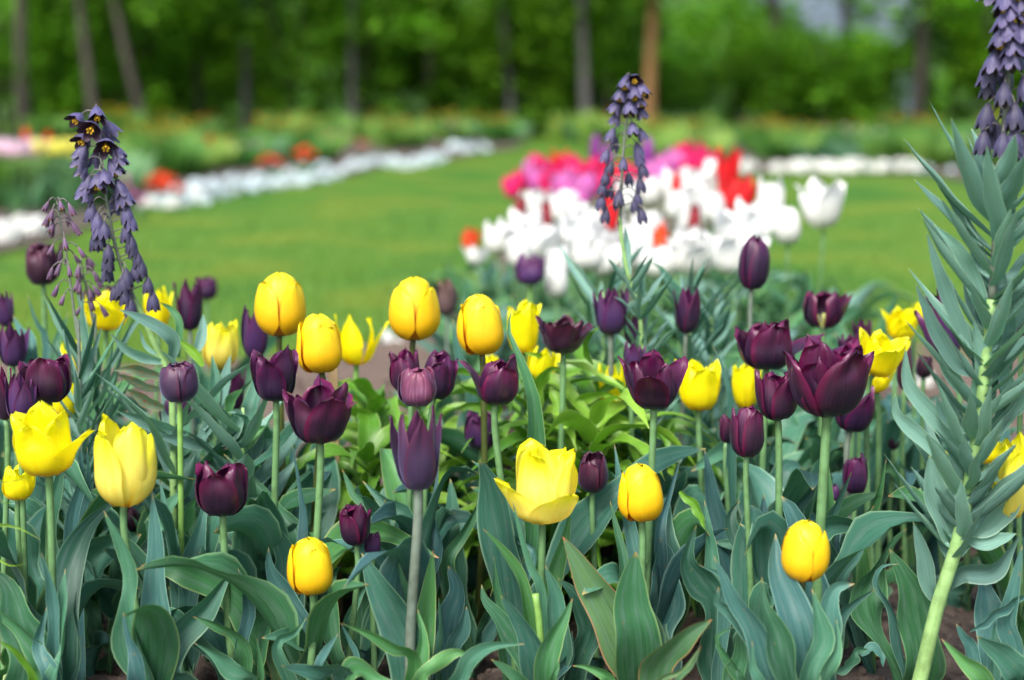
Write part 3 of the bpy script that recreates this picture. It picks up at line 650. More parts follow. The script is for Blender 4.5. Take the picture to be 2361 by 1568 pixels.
foliage('F16', 830, 1.66, 'pale green pointed leaves right of the widest crimson bowl stem', auto=1)
foliage('F17', 1085, 1.72, 'broad folded green leaves left of the wide open yellow tulip', auto=1)
def tl(panel, pts, wz, key, mat='leaf', dd=(0, 0), roll=0, fold=.25, wave=.12, peak=.45, tip=.85, n=26, foot=True, twist=0, wfreq=2.5, z=.3345):
    ox, oy = OFF[panel]; root, g, D = PL[key]
    Q = []
    for i, (a, b) in enumerate(pts):
        t = i / (len(pts) - 1); Q.append(pt(ox + a*z, oy + b*z, D + dd[0] + (dd[1] - dd[0]) * t))
    if foot:
        if (Q[0] - g).length > .03: Q = [g, g.lerp(Q[0], .5) + Vector((0, 0, .004))] + Q
        else: Q = [g] + Q[1:]
    Q2 = [q if q.z > 0.012 else Vector((q.x, q.y, 0.012 + .002*i)) for i, q in enumerate(Q)]
    rng = random.Random(panel + str(pts))
    leaf(Q2, wz * z * D / F_PX, M[mat], root, g, roll=roll, fold=fold, wave=wave, peak=peak, tip=tip, n=n, nu=8, rng=rng, twist=twist, wfreq=wfreq)
# left panel
tl('A', [(430, 1150), (480, 780), (600, 520), (800, 320)], 260, 'Y8', 'leaf_dark', (.02, .12), roll=-12, fold=.15, wave=.05)
tl('A', [(960, 1520), (900, 1120), (880, 850), (840, 620), (715, 400)], 200, 'Y9', 'leaf', (-.03, -.05), roll=15, wave=.28, wfreq=2.2, tip=.8)
tl('A', [(1090, 1300), (1070, 900), (1070, 600), (1050, 280)], 210, 'Y9', 'leaf_blue', (-.02, .0), roll=-5, wave=.08, fold=.12)
tl('A', [(1270, 1080), (1210, 720), (1160, 450), (1100, 180)], 140, 'P12', 'leaf_blue', (-.03, 0), roll=10, wave=.1)
tl('A', [(1290, 1080), (1330, 740), (1390, 480), (1430, 240)], 180, 'P12', 'leaf_blue', (-.04, .0), roll=-15, wave=.15)
tl('A', [(380, 1250), (370, 1050), (345, 880), (285, 690)], 130, 'Y8', 'leaf_blue', (-.03, -.04), fold=.35)
tl('A', [(360, 1560), (440, 1330), (440, 1050), (450, 800)], 150, 'Y8', 'leaf', (-.05, -.02), roll=35, wave=.28, wfreq=2)
tl('A', [(330, 1560), (270, 1320), (320, 1060)], 150, 'Y8', 'leaf_blue', (-.05, -.02), roll=-30, wave=.2)
tl('A', [(200, 1400), (130, 1150), (60, 930), (-60, 800)], 330, 'F6', 'leaf_dark', (.0, .02), roll=-10, fold=.2, wave=.1)
tl('A', [(330, 1500), (180, 1270), (20, 1130), (-120, 1080)], 200, 'F6', 'leaf_green', (-.01, .0), roll=20, fold=.2, wave=.1)
tl('A', [(240, 1568), (170, 1430), (90, 1350), (-30, 1290)], 120, 'F6', 'lily_leaf', (-.06, -.08), roll=10, fold=.3)
tl('A', [(640, 1450), (580, 1150), (570, 900)], 110, 'F1', 'leaf_green', (0, 0), roll=30)
tl('A', [(740, 1480), (660, 1200), (590, 950)], 150, 'F1', 'leaf_dark', (0, .03))
tl('A', [(790, 1400), (830, 1000), (760, 640)], 160, 'F1', 'leaf_dark', (.03, .05), roll=20)
tl('A', [(560, 1500), (520, 1150), (480, 860)], 120, 'F1', 'leaf_dark', (.03, .03), roll=-30)
tl('A', [(1110, 1560), (1200, 1300), (1400, 1090), (1600, 810)], 290, 'P15', 'leaf', (-.05, .0), roll=-25, fold=.3, wave=.07)
tl('A', [(1700, 1420), (1620, 1260), (1490, 1190), (1330, 1130)], 160, 'P15', 'leaf_green', (-.03, -.05), roll=20, wave=.12)
tl('A', [(1760, 1560), (1600, 1480), (1480, 1390), (1335, 1310)], 170, 'P15', 'leaf', (-.06, -.08), roll=15, wave=.2)
tl('A', [(1930, 1560), (1850, 1320), (1825, 1120), (1840, 945)], 130, 'F14', 'leaf_olive', (-.06, -.05), tip=.5, fold=.3)
tl('A', [(2100, 1250), (1950, 980), (1860, 800), (1850, 655)], 210, 'F14', 'leaf_blue', (-.02, -.02), roll=-10, wave=.12)
tl('A', [(2352, 1540), (2200, 1500), (2060, 1490), (1935, 1470)], 190, 'Y5', 'leaf', (-.05, -.09), roll=10, wave=.25, fold=.1)
tl('A', [(2380, 1560), (2480, 1500), (2600, 1560), (2750, 1600)], 200, 'Y5', 'leaf_green', (-.05, -.09), roll=10, wave=.25, fold=.1)
tl('A', [(1660, 1330), (1710, 1120), (1690, 950), (1640, 800)], 130, 'P15', 'leaf_blue', (-.03, -.03), roll=-20)
tl('A', [(2000, 800), (1930, 620), (1830, 440)], 260, 'F14', 'leaf', (.06, .05), roll=5, tip=.6)
tl('A', [(2050, 640), (1900, 410), (1780, 240), (1540, 10)], 150, 'F10', 'leaf_dark', (-.02, .05), roll=-15, wave=.04)
tl('A', [(2100, 520), (2070, 250), (2010, -60)], 90, 'F14', 'leaf_blue', (.08, .1), roll=25)
tl('A', [(500, 520), (560, 220), (560, -60)], 130, 'F11', 'leaf_blue', (0, 0), wave=.03)
tl('A', [(560, 560), (620, 260), (600, -40)], 120, 'F11', 'leaf_blue', (0.02, 0.02), roll=25, wave=.03)
tl('A', [(330, 560), (400, 200), (470, -60)], 150, 'F11', 'leaf', (.03, .05), roll=-30)
tl('A', [(1800, 1568), (1790, 1420), (1770, 1280)], 70, 'P15', 'leaf_green', (-.07, -.08))
tl('A', [(2200, 1480), (2230, 1400), (2330, 1250)], 130, 'Y5', 'leaf_blue', (-.03, -.03), roll=20)
tl('A', [(1910, 1340), (2030, 1240), (2110, 1140)], 110, 'Y5', 'leaf', (-.04, 0), roll=-20)
tl('A', [(1800, 560), (1600, 530), (1435, 545)], 130, 'F10', 'frit_leaf', (0, -.02), roll=10, peak=.4)
tl('A', [(1250, 1560), (1180, 1250), (1160, 920)], 190, 'P12', 'leaf_dark', (-.02, .0), roll=-25)
tl('A', [(980, 1560), (900, 1300), (850, 1100)], 180, 'Y9', 'leaf_blue', (-.06, -.05), roll=25, wave=.15)
tl('A', [(2330, 1450), (2270, 1150), (2300, 850), (2352, 780)], 130, 'F16', 'leaf_green', (-.05, 0), roll=-25)
# left edge, light green lily straps
foliage('FL', -60, 1.50, 'bright green arching lily leaves entering at the left edge', cat='lily plant', name='leafy_lily')
for q_, w_ in (([(-150, 520), (-40, 490), (120, 510), (275, 600)], 80), ([(-160, 720), (-20, 730), (80, 780), (180, 765)], 80), ([(-160, 240), (20, 205), (190, 180)], 50), ([(-160, 120), (0, 115), (130, 75)], 40), ([(-140, 380), (30, 350), (170, 320)], 50)):
    tl('A', q_, w_, 'FL', 'lily_leaf', (-.04, -.06), roll=-50, fold=.3)
# centre panel
tl('B', [(480, 1400), (400, 1200), (270, 950), (140, 695)], 330, 'P20', 'leaf', (.01, .03), roll=10, fold=.18, wave=.03, peak=.5)
tl('B', [(500, 1400), (360, 1340), (190, 1250), (-5, 1175)], 130, 'P20', 'leaf_green', (-.04, -.08), roll=15, fold=.3, tip=1)
tl('B', [(520, 1540), (560, 1280), (525, 1080)], 130, 'P20', 'leaf_green', (-.02, .0), roll=-20)
tl('B', [(570, 1180), (600, 980), (615, 830), (630, 675)], 200, 'P20', 'leaf_green', (.03, .03), fold=.22, wave=.02)
tl('B', [(450, 1020), (410, 850), (378, 685)], 90, 'P20', 'leaf_green', (.04, .05), roll=-30)
tl('B', [(720, 1400), (750, 1120), (800, 930), (735, 780)], 210, 'F2', 'leaf_blue', (0, .0), roll=12, tip=.6)
tl('B', [(760, 1360), (830, 1220), (860, 1060)], 160, 'F2', 'leaf_blue', (-.03, -.03), roll=-15, tip=.6)
tl('B', [(660, 1420), (690, 1200), (670, 1000)], 90, 'F2', 'leaf', (-.04, -.03), roll=40)
tl('B', [(820, 1568), (880, 1430), (1040, 1340), (1260, 1320)], 170, 'P20', 'leaf', (-.05, -.08), roll=15, fold=.3, tip=1)
tl('B', [(540, 1560), (640, 1470), (780, 1380), (900, 1400)], 190, 'P20', 'leaf_green', (-.06, -.05), roll=-10, wave=.22, fold=.1)
tl('B', [(1260, 1400), (1110, 1160), (990, 1020), (965, 910)], 200, 'F3', 'leaf_dark', (.02, .03), roll=-5)
tl('B', [(1370, 1560), (1280, 1270), (1190, 1110), (1095, 985)], 220, 'F3', 'leaf', (-.02, -.03), roll=12, wave=.08)
tl('B', [(1400, 1500), (1450, 1290), (1530, 1150), (1592, 1005)], 200, 'F3', 'leaf_green', (-.03, -.02), roll=-12, wave=.08)
tl('B', [(1250, 1600), (1130, 1490), (1030, 1425)], 180, 'F3', 'leaf_green', (-.06, -.06), roll=0)
tl('B', [(1460, 1560), (1490, 1480), (1500, 1420)], 100, 'F3', 'leaf_green', (-.06, -.06), roll=0)
tl('B', [(1440, 1560), (1560, 1400), (1590, 1230)], 130, 'F3', 'leaf_blue', (.03, .04), roll=-30)
V_, F_, U_ = tube_data([PL['F3'][1], pt(787 + 1370*.3345, 1043 + 1260*.3345, 1.5), pt(787 + 1335*.3345, 1043 + 975*.3345, 1.5)], .0042, .0036, 12, 12)
mesh('stem', V_, F_, M['stem_bright'], PL['F3'][0], U_, PL['F3'][1])
tl('B', [(2030, 1520), (1900, 1250), (1720, 900), (1525, 580)], 310, 'Y6', 'leaf_olive', (-.02, -.02), roll=8, fold=.25, wave=.07, peak=.5)
tl('B', [(2035, 1260), (2000, 1050), (2005, 860), (2030, 685)], 340, 'Y6', 'leaf_green', (-.05, -.05), roll=0, fold=.12, wave=.02, peak=.5, tip=.7)
tl('B', [(2050, 1520), (2110, 1350), (2080, 1170)], 130, 'Y6', 'leaf_green', (-.03, -.02), roll=-20)
tl('B', [(1950, 800), (1900, 560), (1850, 335)], 120, 'Y6', 'leaf_green', (.03, .06), roll=-10)
tl('B', [(2150, 1300), (2200, 1020), (2230, 780), (2200, 590)], 320, 'F4', 'leaf_blue', (0, .0), roll=-8, tip=.6)
tl('B', [(2150, 1568), (2230, 1400), (2380, 1260), (2552, 1150)], 290, 'F5', 'leaf_olive', (-.0, -.03), roll=-8, fold=.25, tip=.8)
tl('B', [(2180, 1600), (2350, 1500), (2480, 1330)], 60, 'F5', 'leaf_olive', (-.03, -.05), roll=0)
tl('B', [(1850, 1580), (1700, 1480), (1590, 1470)], 150, 'F3', 'leaf_green', (-.04, -.04), roll=15)
tl('B', [(1270, 1050), (1230, 850), (1120, 690), (975, 525)], 130, 'Y10', 'leaf_green', (-.03, -.06), roll=-25, fold=.35)
tl('B', [(1380, 950), (1300, 790), (1220, 500), (1180, 330)], 75, 'Y10', 'leaf', (-.04, -.05), roll=10)
tl('B', [(720, 780), (830, 590), (940, 370), (1000, 240)], 120, 'F17', 'leaf_green', (-.03, .0), roll=-20)
tl('B', [(1330, 720), (1200, 600), (1070, 570)], 110, 'F17', 'leaf_blue', (-.04, .0), roll=30)
tl('B', [(650, 720), (630, 450), (650, 260), (670, 90)], 110, 'F16', 'leaf_blue', (.0, .05), roll=20, wave=.2)
tl('B', [(370, 900), (310, 620), (300, 325)], 230, 'F16', 'leaf', (0, 0), roll=5, wave=.03)
tl('B', [(450, 500), (300, 350), (145, 195)], 210, 'F16', 'leaf', (.03, .06), roll=10)
tl('B', [(190, 450), (80, 270), (5, 115)], 150, 'F16', 'leaf_green', (.05, .1), roll=15)
tl('B', [(740, 780), (760, 460), (750, 180)], 230, 'F17', 'leaf', (.02, .05), roll=-10)
tl('B', [(1500, 1240), (1480, 1000), (1405, 775)], 210, 'Y10', 'leaf', (-.03, -.03), roll=8)
tl('B', [(1700, 1220), (1620, 1000), (1490, 865)], 230, 'Y10', 'leaf_dark', (.0, -.0), roll=-8)
tl('B', [(1080, 980), (1060, 850), (1050, 715)], 90, 'Y10', 'leaf_green', (.0, -.0), roll=-8)
tl('B', [(1220, 560), (1030, 180), (895, 55)], 130, 'F17', 'leaf', (-.02, .05), roll=-25)
tl('B', [(1460, 850), (1540, 600), (1580, 380)], 160, 'Y10', 'leaf_green', (.05, .06), roll=-8)
tl('B', [(1140, 900), (1070, 520), (1000, 250)], 170, 'F17', 'leaf_dark', (.0, .06), roll=-8)
tl('B', [(2190, 600), (2250, 320), (2335, 40)], 100, 'F4', 'leaf_blue', (.0, .06), roll=-20)
tl('B', [(1930, 260), (1900, 80), (1880, -60)], 110, 'F4', 'leaf_blue', (.1, .12), roll=0)
tl('B', [(110, 1450), (50, 1280), (-10, 1170)], 70, 'Y5', 'leaf_blue', (0, 0), roll=0)
tl('B', [(30, 1180), (120, 1000), (190, 900)], 110, 'F16', 'leaf', (-.08, -.04), roll=-30)
# right panel
tl('C', [(810, 1300), (730, 1020), (650, 800), (640, 560)], 330, 'Y7', 'leaf_blue', (-.03, .02), roll=0, fold=.25, wave=.04)
tl('C', [(580, 1530), (470, 1200), (340, 980), (215, 715)], 210, 'Y7', 'leaf_blue', (-.04, -.04), roll=10, wave=.14)
tl('C', [(520, 1300), (360, 1120), (240, 1030), (250, 925)], 200, 'Y7', 'leaf_blue', (-.02, -.04), roll=15, wave=.06)
tl('C', [(700, 1500), (620, 1200), (560, 1050), (545, 860)], 220, 'Y7', 'leaf_dark', (-.06, -.05), roll=-10, wave=.2)
tl('C', [(860, 1530), (960, 1300), (930, 1120), (890, 940)], 230, 'Y7', 'leaf', (-.05, -.04), roll=-10, wave=.12)
tl('C', [(960, 1300), (1000, 1040), (1060, 930), (1185, 905)], 260, 'Y7', 'leaf_blue', (-.02, -.02), roll=-10, tip=.7)
tl('C', [(1000, 1420), (1060, 1180), (1180, 1040), (1335, 935)], 170, 'Y7', 'leaf', (-.01, .0), roll=-25, wave=.1)
tl('C', [(980, 1540), (1060, 1320), (1060, 1150)], 150, 'Y7', 'leaf', (-.05, -.04), roll=-30, wave=.2)
tl('C', [(500, 950), (510, 720), (550, 500), (560, 285)], 220, 'F12', 'leaf_blue', (-.03, .0), roll=0, wave=.05)
tl('C', [(620, 1000), (560, 700), (480, 500)], 200, 'F12', 'leaf', (-.04, -.02), roll=20, wave=.05)
tl('C', [(370, 1568), (400, 1420), (390, 1200)], 230, 'Y7', 'leaf_dark', (.0, .0), roll=20, wave=.05)
tl('C', [(540, 1600), (480, 1480), (480, 1300)], 130, 'Y7', 'leaf', (-.07, -.07), roll=-10)
tl('C', [(1650, 1420), (1600, 1100), (1540, 880), (1425, 665)], 300, 'F7', 'leaf_dark', (-.03, -.04), roll=5, fold=.2, wave=.08)
tl('C', [(1250, 1080), (1290, 880), (1400, 680), (1545, 522)], 230, 'F7', 'leaf_dark', (.0, .03), roll=-20, wave=.3, wfreq=2)
tl('C', [(1440, 1080), (1340, 900), (1380, 790), (1490, 770)], 90, 'F7', 'leaf_blue', (-.04, -.05), roll=50, fold=.4)
tl('C', [(2352, 1560), (2230, 1430), (2025, 1265)], 300, 'F8', 'leaf', (-.04, -.06), roll=5, fold=.15)
tl('C', [(2080, 1568), (1930, 1430), (1785, 1285)], 170, 'F8', 'leaf_green', (-.04, -.03), roll=20, wave=.1)
tl('C', [(2360, 980), (2210, 1060), (2090, 1150), (1975, 1240)], 120, 'F8', 'leaf_blue', (-.0, -.03), roll=40, wave=.1, foot=False)
tl('C', [(1990, 1370), (1930, 1270), (1885, 1180)], 130, 'F8', 'leaf_blue', (.02, .02), tip=.6)
tl('C', [(2150, 1240), (2180, 1160), (2165, 1075)], 80, 'F8', 'leaf', (.04, .04))
tl('C', [(2110, 1140), (2080, 920), (2040, 740)], 250, 'F8', 'leaf_blue', (.05, .08), fold=.1)
tl('C', [(2290, 1350), (2230, 1150), (2300, 850), (2340, 640)], 160, 'F8', 'leaf_blue', (.0, .0), roll=20)
tl('C', [(1100, 900), (1210, 720), (1240, 570), (1200, 430)], 85, 'F13', 'leaf_blue', (-.05, -.05), roll=20)
tl('C', [(980, 620), (1060, 380), (1165, 130)], 120, 'F13', 'leaf', (-.05, -.05), roll=-10)
tl('C', [(1180, 640), (1320, 370), (1405, 40)], 110, 'F13', 'leaf_green', (-.0, .0), roll=-20, wave=.12)
tl('C', [(1240, 760), (1250, 520), (1320, 360)], 120, 'F13', 'leaf_green', (-.02, .0), roll=20)
tl('C', [(1080, 900), (1060, 640), (1090, 460)], 120, 'F13', 'leaf_blue', (-.03, .0), roll=20)
tl('C', [(1020, 760), (1020, 560), (1000, 60)], 110, 'F13', 'leaf_green', (.03, .06), roll=-20)
tl('C', [(780, 460), (880, 280), (970, 60)], 140, 'F13', 'leaf', (.06, .06), roll=-20)
tl('C', [(330, 740), (240, 420), (150, -30)], 190, 'F12', 'leaf_blue', (.03, .06), roll=10)
tl('C', [(440, 720), (350, 580), (330, 440), (395, 330)], 170, 'F12', 'leaf_dark', (-.03, -.0), roll=-10, tip=.7)
tl('C', [(220, 1050), (120, 900), (30, 740), (95, 500)], 250, 'F15', 'leaf_dark', (-.0, .0), roll=0, wave=.18)
tl('C', [(300, 900), (260, 840), (110, 775)], 110, 'F15', 'leaf_blue', (-.04, -.05), roll=20)
tl('C', [(200, 760), (180, 520), (150, 330)], 130, 'F15', 'leaf', (.05, .06))
tl('C', [(-20, 270), (90, 370), (155, 530)], 70, 'F15', 'lily_leaf', (-.02, -.03), roll=-25, foot=False)
tl('C', [(1050, 1500), (1130, 1470), (1190, 1370), (1280, 1355)], 110, 'F9', 'leaf', (0, 0), roll=-30, foot=False)
tl('C', [(1230, 1400), (1290, 1350), (1350, 1380), (1385, 1480)], 75, 'F9', 'leaf_blue', (0, 0), roll=30, foot=False)
tl('C', [(250, 1330), (300, 1230), (370, 1200)], 100, 'Y7', 'leaf_green', (0, 0), roll=30, fold=.4)
tl('C', [(-50, 1600), (60, 1480), (125, 1350)], 70, 'F5', 'leaf_olive', (-.05, -.06), roll=20)
# tall light green blade and others in the middle row
foliage('F20', 1225, 1.72, 'tall light green blade rising to the right of a closed golden tulip', cat='tulip plant')
tl('E', [(1330, 1350), (1280, 1050), (1190, 820), (1150, 700), (1180, 540)], 160, 'F20', 'leaf_green', (-.02, .02), roll=-10, wave=.05, tip=1.1)
foliage('F21', 1085, 2.0, 'wide bluish blade behind a closed golden tulip')
tl('E', [(900, 1150), (850, 1000), (790, 800), (770, 640)], 150, 'F21', 'leaf_blue', (0, 0), roll=10)
foliage('F22', 1690, 1.8, 'long bluish blade between two yellow cups on the right')
tl('G', [(330, 1250), (300, 1050), (250, 900), (205, 820)], 80, 'F22', 'leaf', (0, .02), roll=10)
foliage('F23', 60, 1.95, 'upright bluish blades left of the narrow leaves of the small spike')
tl('D', [(330, 850), (250, 650), (185, 455)], 100, 'F23', 'leaf_blue', (.1, .1), roll=10)
tl('D', [(220, 850), (150, 730), (90, 610)], 150, 'F23', 'leaf_blue', (.0, .1), roll=-10)
tl('D', [(380, 850), (430, 720), (470, 590)], 130, 'F23', 'leaf_dark', (.1, .15), roll=-10)
# ---------------- Persian fritillaries
def bell_data(w, h, flare, wide):
    V = []; F = []; UV = []; nr, na = 9, 24
    for i in range(nr + 1):
        t = i / nr
        r = w*0.5 * (0.16 + 0.62 * math.sin(min(1, t*1.5) * math.pi/2) + 0.22*flare * t**3)
        for j in range(na):
            a = 2*math.pi*j/na; lobe = abs(math.cos(3*a))
            z = -h*t * (1 - 0.30*(1-lobe) * t**3); rr = r * (1 + 0.30*flare*(lobe-.45)*t**3 + 0.10*(lobe-.5)*t)
            V.append(Vector((math.cos(a)*rr, math.sin(a)*rr, z))); UV.append((abs((j*6/na) % 2 - 1), t))
    k = len(V); V.append(Vector((0, 0, h*.02))); UV.append((.5, 0))
    for i in range(nr):
        for j in range(na): F.append((i*na+j, (i+1)*na+j, (i+1)*na+(j+1) % na, i*na+(j+1) % na))
    for j in range(na): F.append((k, j, (j+1) % na))
    return V, F, UV
def bell(root, org, stempt, top, axis, w, h, mat, flare=.6, stamens=False):
    V, F, UV = bell_data(w, h, flare, 1); rm = Vector((0, 0, -1)).rotation_difference(axis.normalized()).to_matrix()
    b = mesh('bell', [rm @ v + top for v in V], F, mat, root, UV, org)
    mid = stempt.lerp(top, .55) + Vector((0, 0, h*.25))
    tube('flower_stalk', [stempt, mid, top], .0009, .0008, M['stalk'], b, org, n=6, k=5)
    if stamens:
        VV = []; FF = []; UU = []
        for q in range(5):
            a = q*1.257; o2 = Vector((math.cos(a), math.sin(a), 0))*w*.10
            v, f, u = tube_data([rm @ Vector((0, 0, -h*.2)) + top, rm @ (o2 + Vector((0, 0, -h*.72))) + top, rm @ (o2*1.4 + Vector((0, 0, -h*.9))) + top], w*.012, w*.05, 3, 5)
            k = len(VV); VV += v; FF += [tuple(i+k for i in t) for t in f]; UU += u
        mesh('stamens', VV, FF, M['anther'], b, UU, org)
def near_on(path, z):
    return min(path, key=lambda p: abs(p.z - z))
def fritillary(key, label, D, stempx, footx, bells, bw, bh, mats, openlim, rs, r0=.004, r1=.0022, low=None, group=None, smat='stem_frit_up', out=.014):
    rng = random.Random(key); g = gx(footx, D)
    S = [pt(x, y, D) for x, y in stempx]
    root = empty('persian_fritillary', label, 'fritillary', g, group); PL[key] = (root, g, D)
    path = catmull(S, 120)
    tube('stem', S, r1*.7, r1*1.3, M[smat], root, g, n=30)
    ys = [b[1] for b in bells]; y0, y1 = min(ys), max(ys)
    sx = [p for p in stempx]
    for i, bb in enumerate(bells):
        x, y = bb[0], bb[1]; c = pt(x, y, D); sp = near_on(path, c.z + bh*.6)
        dx = c.x - sp.x; t = (y - y0) / max(1, y1 - y0)
        side = rng.uniform(-1, 1) if abs(dx) < out*.6 else (rng.choice((-.5, .5, -.8)))
        dy = -math.sqrt(max(0, out**2 - min(dx*dx, out**2))) * (1 if rng.random() < .8 else -1)
        if abs(dx) > .006 and rng.random() < .4: dy = -dy
        c = c + Vector((0, dy, 0))
        f = openlim(t)                                   # how much the mouth is lifted to the outside
        o = Vector((dx, dy, 0)).normalized() if (abs(dx)+abs(dy)) > 1e-4 else Vector((0, -1, 0))
        opn = len(bb) > 2
        ax = (Vector((0, 0, -1)) + o * f * rng.uniform(.7, 1.3) * 1.0 + (Vector((0, -.85, .1)) if opn else Vector())).normalized()
        sc = rng.uniform(.86, 1.12); h_ = bh*sc*(.8 if opn else 1); w_ = bw*sc*(1.2 if opn else 1 if t < .4 else .84)
        top = c - ax*h_*.5
        bell(root, g, sp, top, ax, w_, h_, M[mats[0] if t < .62 else mats[1]], flare=(.9 if t < .5 else .35), stamens=opn or (t < .45 and rng.random() < .7))
    return root, path, g
def spike_leaves(root, g, path, n, z0, z1, L, Wd, mats, rng, up=.75, sp=137.5, droop=.1, jit=20):
    zs = [p.z for p in path]
    for i in range(n):
        z = z0 + (z1 - z0) * (i + rng.uniform(-.3, .3)) / n; p = near_on(path, z)
        a = R(i*sp + rng.uniform(-jit, jit)); o = Vector((math.cos(a), math.sin(a), 0)); l = L*rng.uniform(.6, 1.2) * (1 - .25*(z-z1)/(z0-z1) if z0 != z1 else 1)
        k = rng.uniform(.6, 1.2)*(1-up); sw = Vector((-o.y, o.x, 0))*l*rng.uniform(-.12, .12)
        P = [p, p + o*l*(.12 + k*.35) + Vector((0, 0, l*.22)), p + o*l*(.2 + k*.8) + sw + Vector((0, 0, l*.55)), p + o*l*(.24 + k*1.3) + sw*1.5 + Vector((0, 0, l*(.92 - droop*rng.uniform(0, 2))))]
        leaf(P, Wd*rng.uniform(.8, 1.2), M[rng.choice(mats)], root, g, N0=-o + Vector((0, 0, .4)), roll=rng.uniform(-25, 25), twist=rng.uniform(-50, 50), fold=.25, wave=.04, peak=.4, tip=.9, base=.3, rng=rng, n=12, nu=4)
k3 = .3345
LB = [(535, 820, 1), (690, 785), (655, 880, 1), (575, 965, 1), (740, 885), (745, 1000, 1), (570, 1050), (640, 1095), (805, 1050), (570, 1175), (785, 1160), (700, 1250), (605, 1265), (610, 1350), (825, 1300), (770, 1420), (875, 1480), (630, 1470), (690, 1530), (830, 1380)]
LB = [(a[0]*k3, a[1]*k3) + a[2:] for a in LB] + [(x*k3, 523 + y*k3) for x, y in ((690, 15), (660, 105), (770, 175), (870, 50), (905, 120), (740, 320), (950, 230), (935, 320), (890, 350), (1020, 405), (800, 455), (885, 470), (1055, 515), (920, 545), (745, 20), (850, 420), (760, 240))]
rq = random.Random(3)
LB += [(b_[0] + rq.uniform(-14, 14), b_[1] + rq.uniform(14, 24)) for b_ in LB[4:30:2]]
r_, path_, g_ = fritillary('FA', 'tall leaning spike of dark grape bells with yellow stamens, on the left', 1.80,
    [(222, 262), (235, 380), (252, 500), (275, 600), (310, 690), (350, 780), (383, 850)], 402, LB, .0210, .0235, ('bell', 'bell_low'), lambda t: max(0, .7 - t*1.1), 1, out=.015)
tube('lower_stem', [pt(310, 690, 1.8), pt(350, 780, 1.8), pt(383, 850, 1.8), pt(398, 950, 1.8), g_], .0035, .006, M['stem_frit'], r_, g_)
for pn, q, wz, mt, dd in (('D', [(1130, 935), (1000, 905), (880, 850), (755, 732)], 75, 'frit_leaf', (0, -.05)), ('D', [(1180, 930), (1190, 780), (1030, 665), (820, 570)], 105, 'frit_leaf', (0, -.04)), ('D', [(1230, 900), (1235, 660), (1180, 570), (1100, 520)], 60, 'leaf_green', (0, .03)),
        ('D', [(1130, 1050), (1000, 1005), (900, 985), (775, 990)], 80, 'frit_leaf_brown', (0, -.03)), ('D', [(1120, 1130), (1000, 1110), (880, 1050), (790, 1015)], 70, 'frit_leaf_brown', (.02, -.01)), ('D', [(1130, 1250), (1030, 1210), (940, 1150), (860, 1120)], 95, 'frit_leaf_brown', (0, -.03)), ('D', [(1280, 1430), (1130, 1390), (980, 1330), (805, 1268)], 110, 'frit_leaf', (0, -.05)),
        ('D', [(1120, 900), (1010, 830), (960, 700)], 35, 'frit_leaf', (0, .0)), ('D', [(1330, 900), (1390, 760), (1400, 600)], 80, 'frit_leaf', (.02, .05)), ('D', [(1400, 960), (1340, 870), (1220, 770)], 70, 'lily_leaf', (0, .0)),
        ('D', [(1400, 1400), (1530, 1180), (1590, 880)], 120, 'frit_leaf', (0, .03)), ('D', [(1430, 1450), (1480, 1100), (1460, 880)], 90, 'leaf', (0, .03)), ('D', [(1500, 1500), (1610, 1400), (1640, 1280), (1570, 1280)], 110, 'frit_leaf', (-.02, -.04)), ('D', [(1560, 1520), (1690, 1430), (1700, 1320), (1590, 1285)], 70, 'leaf', (-.02, -.04)),
        ('D', [(1600, 1500), (1560, 1320), (1440, 1220)], 100, 'leaf_dark', (-.02, -.0)), ('D', [(1700, 1530), (1740, 1430), (1835, 1370)], 100, 'leaf_green', (-.02, -.0)), ('D', [(1400, 1520), (1250, 1480), (1075, 1440)], 90, 'frit_leaf', (-.02, -.06)), ('D', [(1580, 1300), (1600, 1200), (1670, 1120)], 90, 'leaf_green', (0, .0)), ('D', [(1370, 1500), (1450, 1350), (1380, 1200)], 110, 'frit_leaf', (0, .0))):
    tl(pn, q, wz, 'FA', mt, dd, roll=rnd.uniform(-25, 25), foot=False, tip=.9, fold=.25, n=16, wave=.04)
rr_ = random.Random(5)
p2 = catmull([g_, pt(398, 950, 1.8), pt(383, 850, 1.8)], 60)
spike_leaves(r_, g_, p2, 22, .10, .30, .13, .02, ['frit_leaf', 'frit_leaf', 'leaf'], rr_, up=.45)
foliage('FS1', 560, 1.78, 'flowerless fritillary shoot with silvery leaves between the slate plum and crimson stems', cat='fritillary', name='fritillary_shoot')
rS, gS, _ = PL['FS1']; pS = catmull([gS, pt(560, 930, 1.78)], 40); tube('stem', [gS, pt(560, 940, 1.78)], .004, .002, M['stem_frit'], rS, gS)
spike_leaves(rS, gS, pS, 34, .05, .30, .14, .024, ['frit_leaf', 'frit_leaf', 'leaf'], rr_, up=.55)
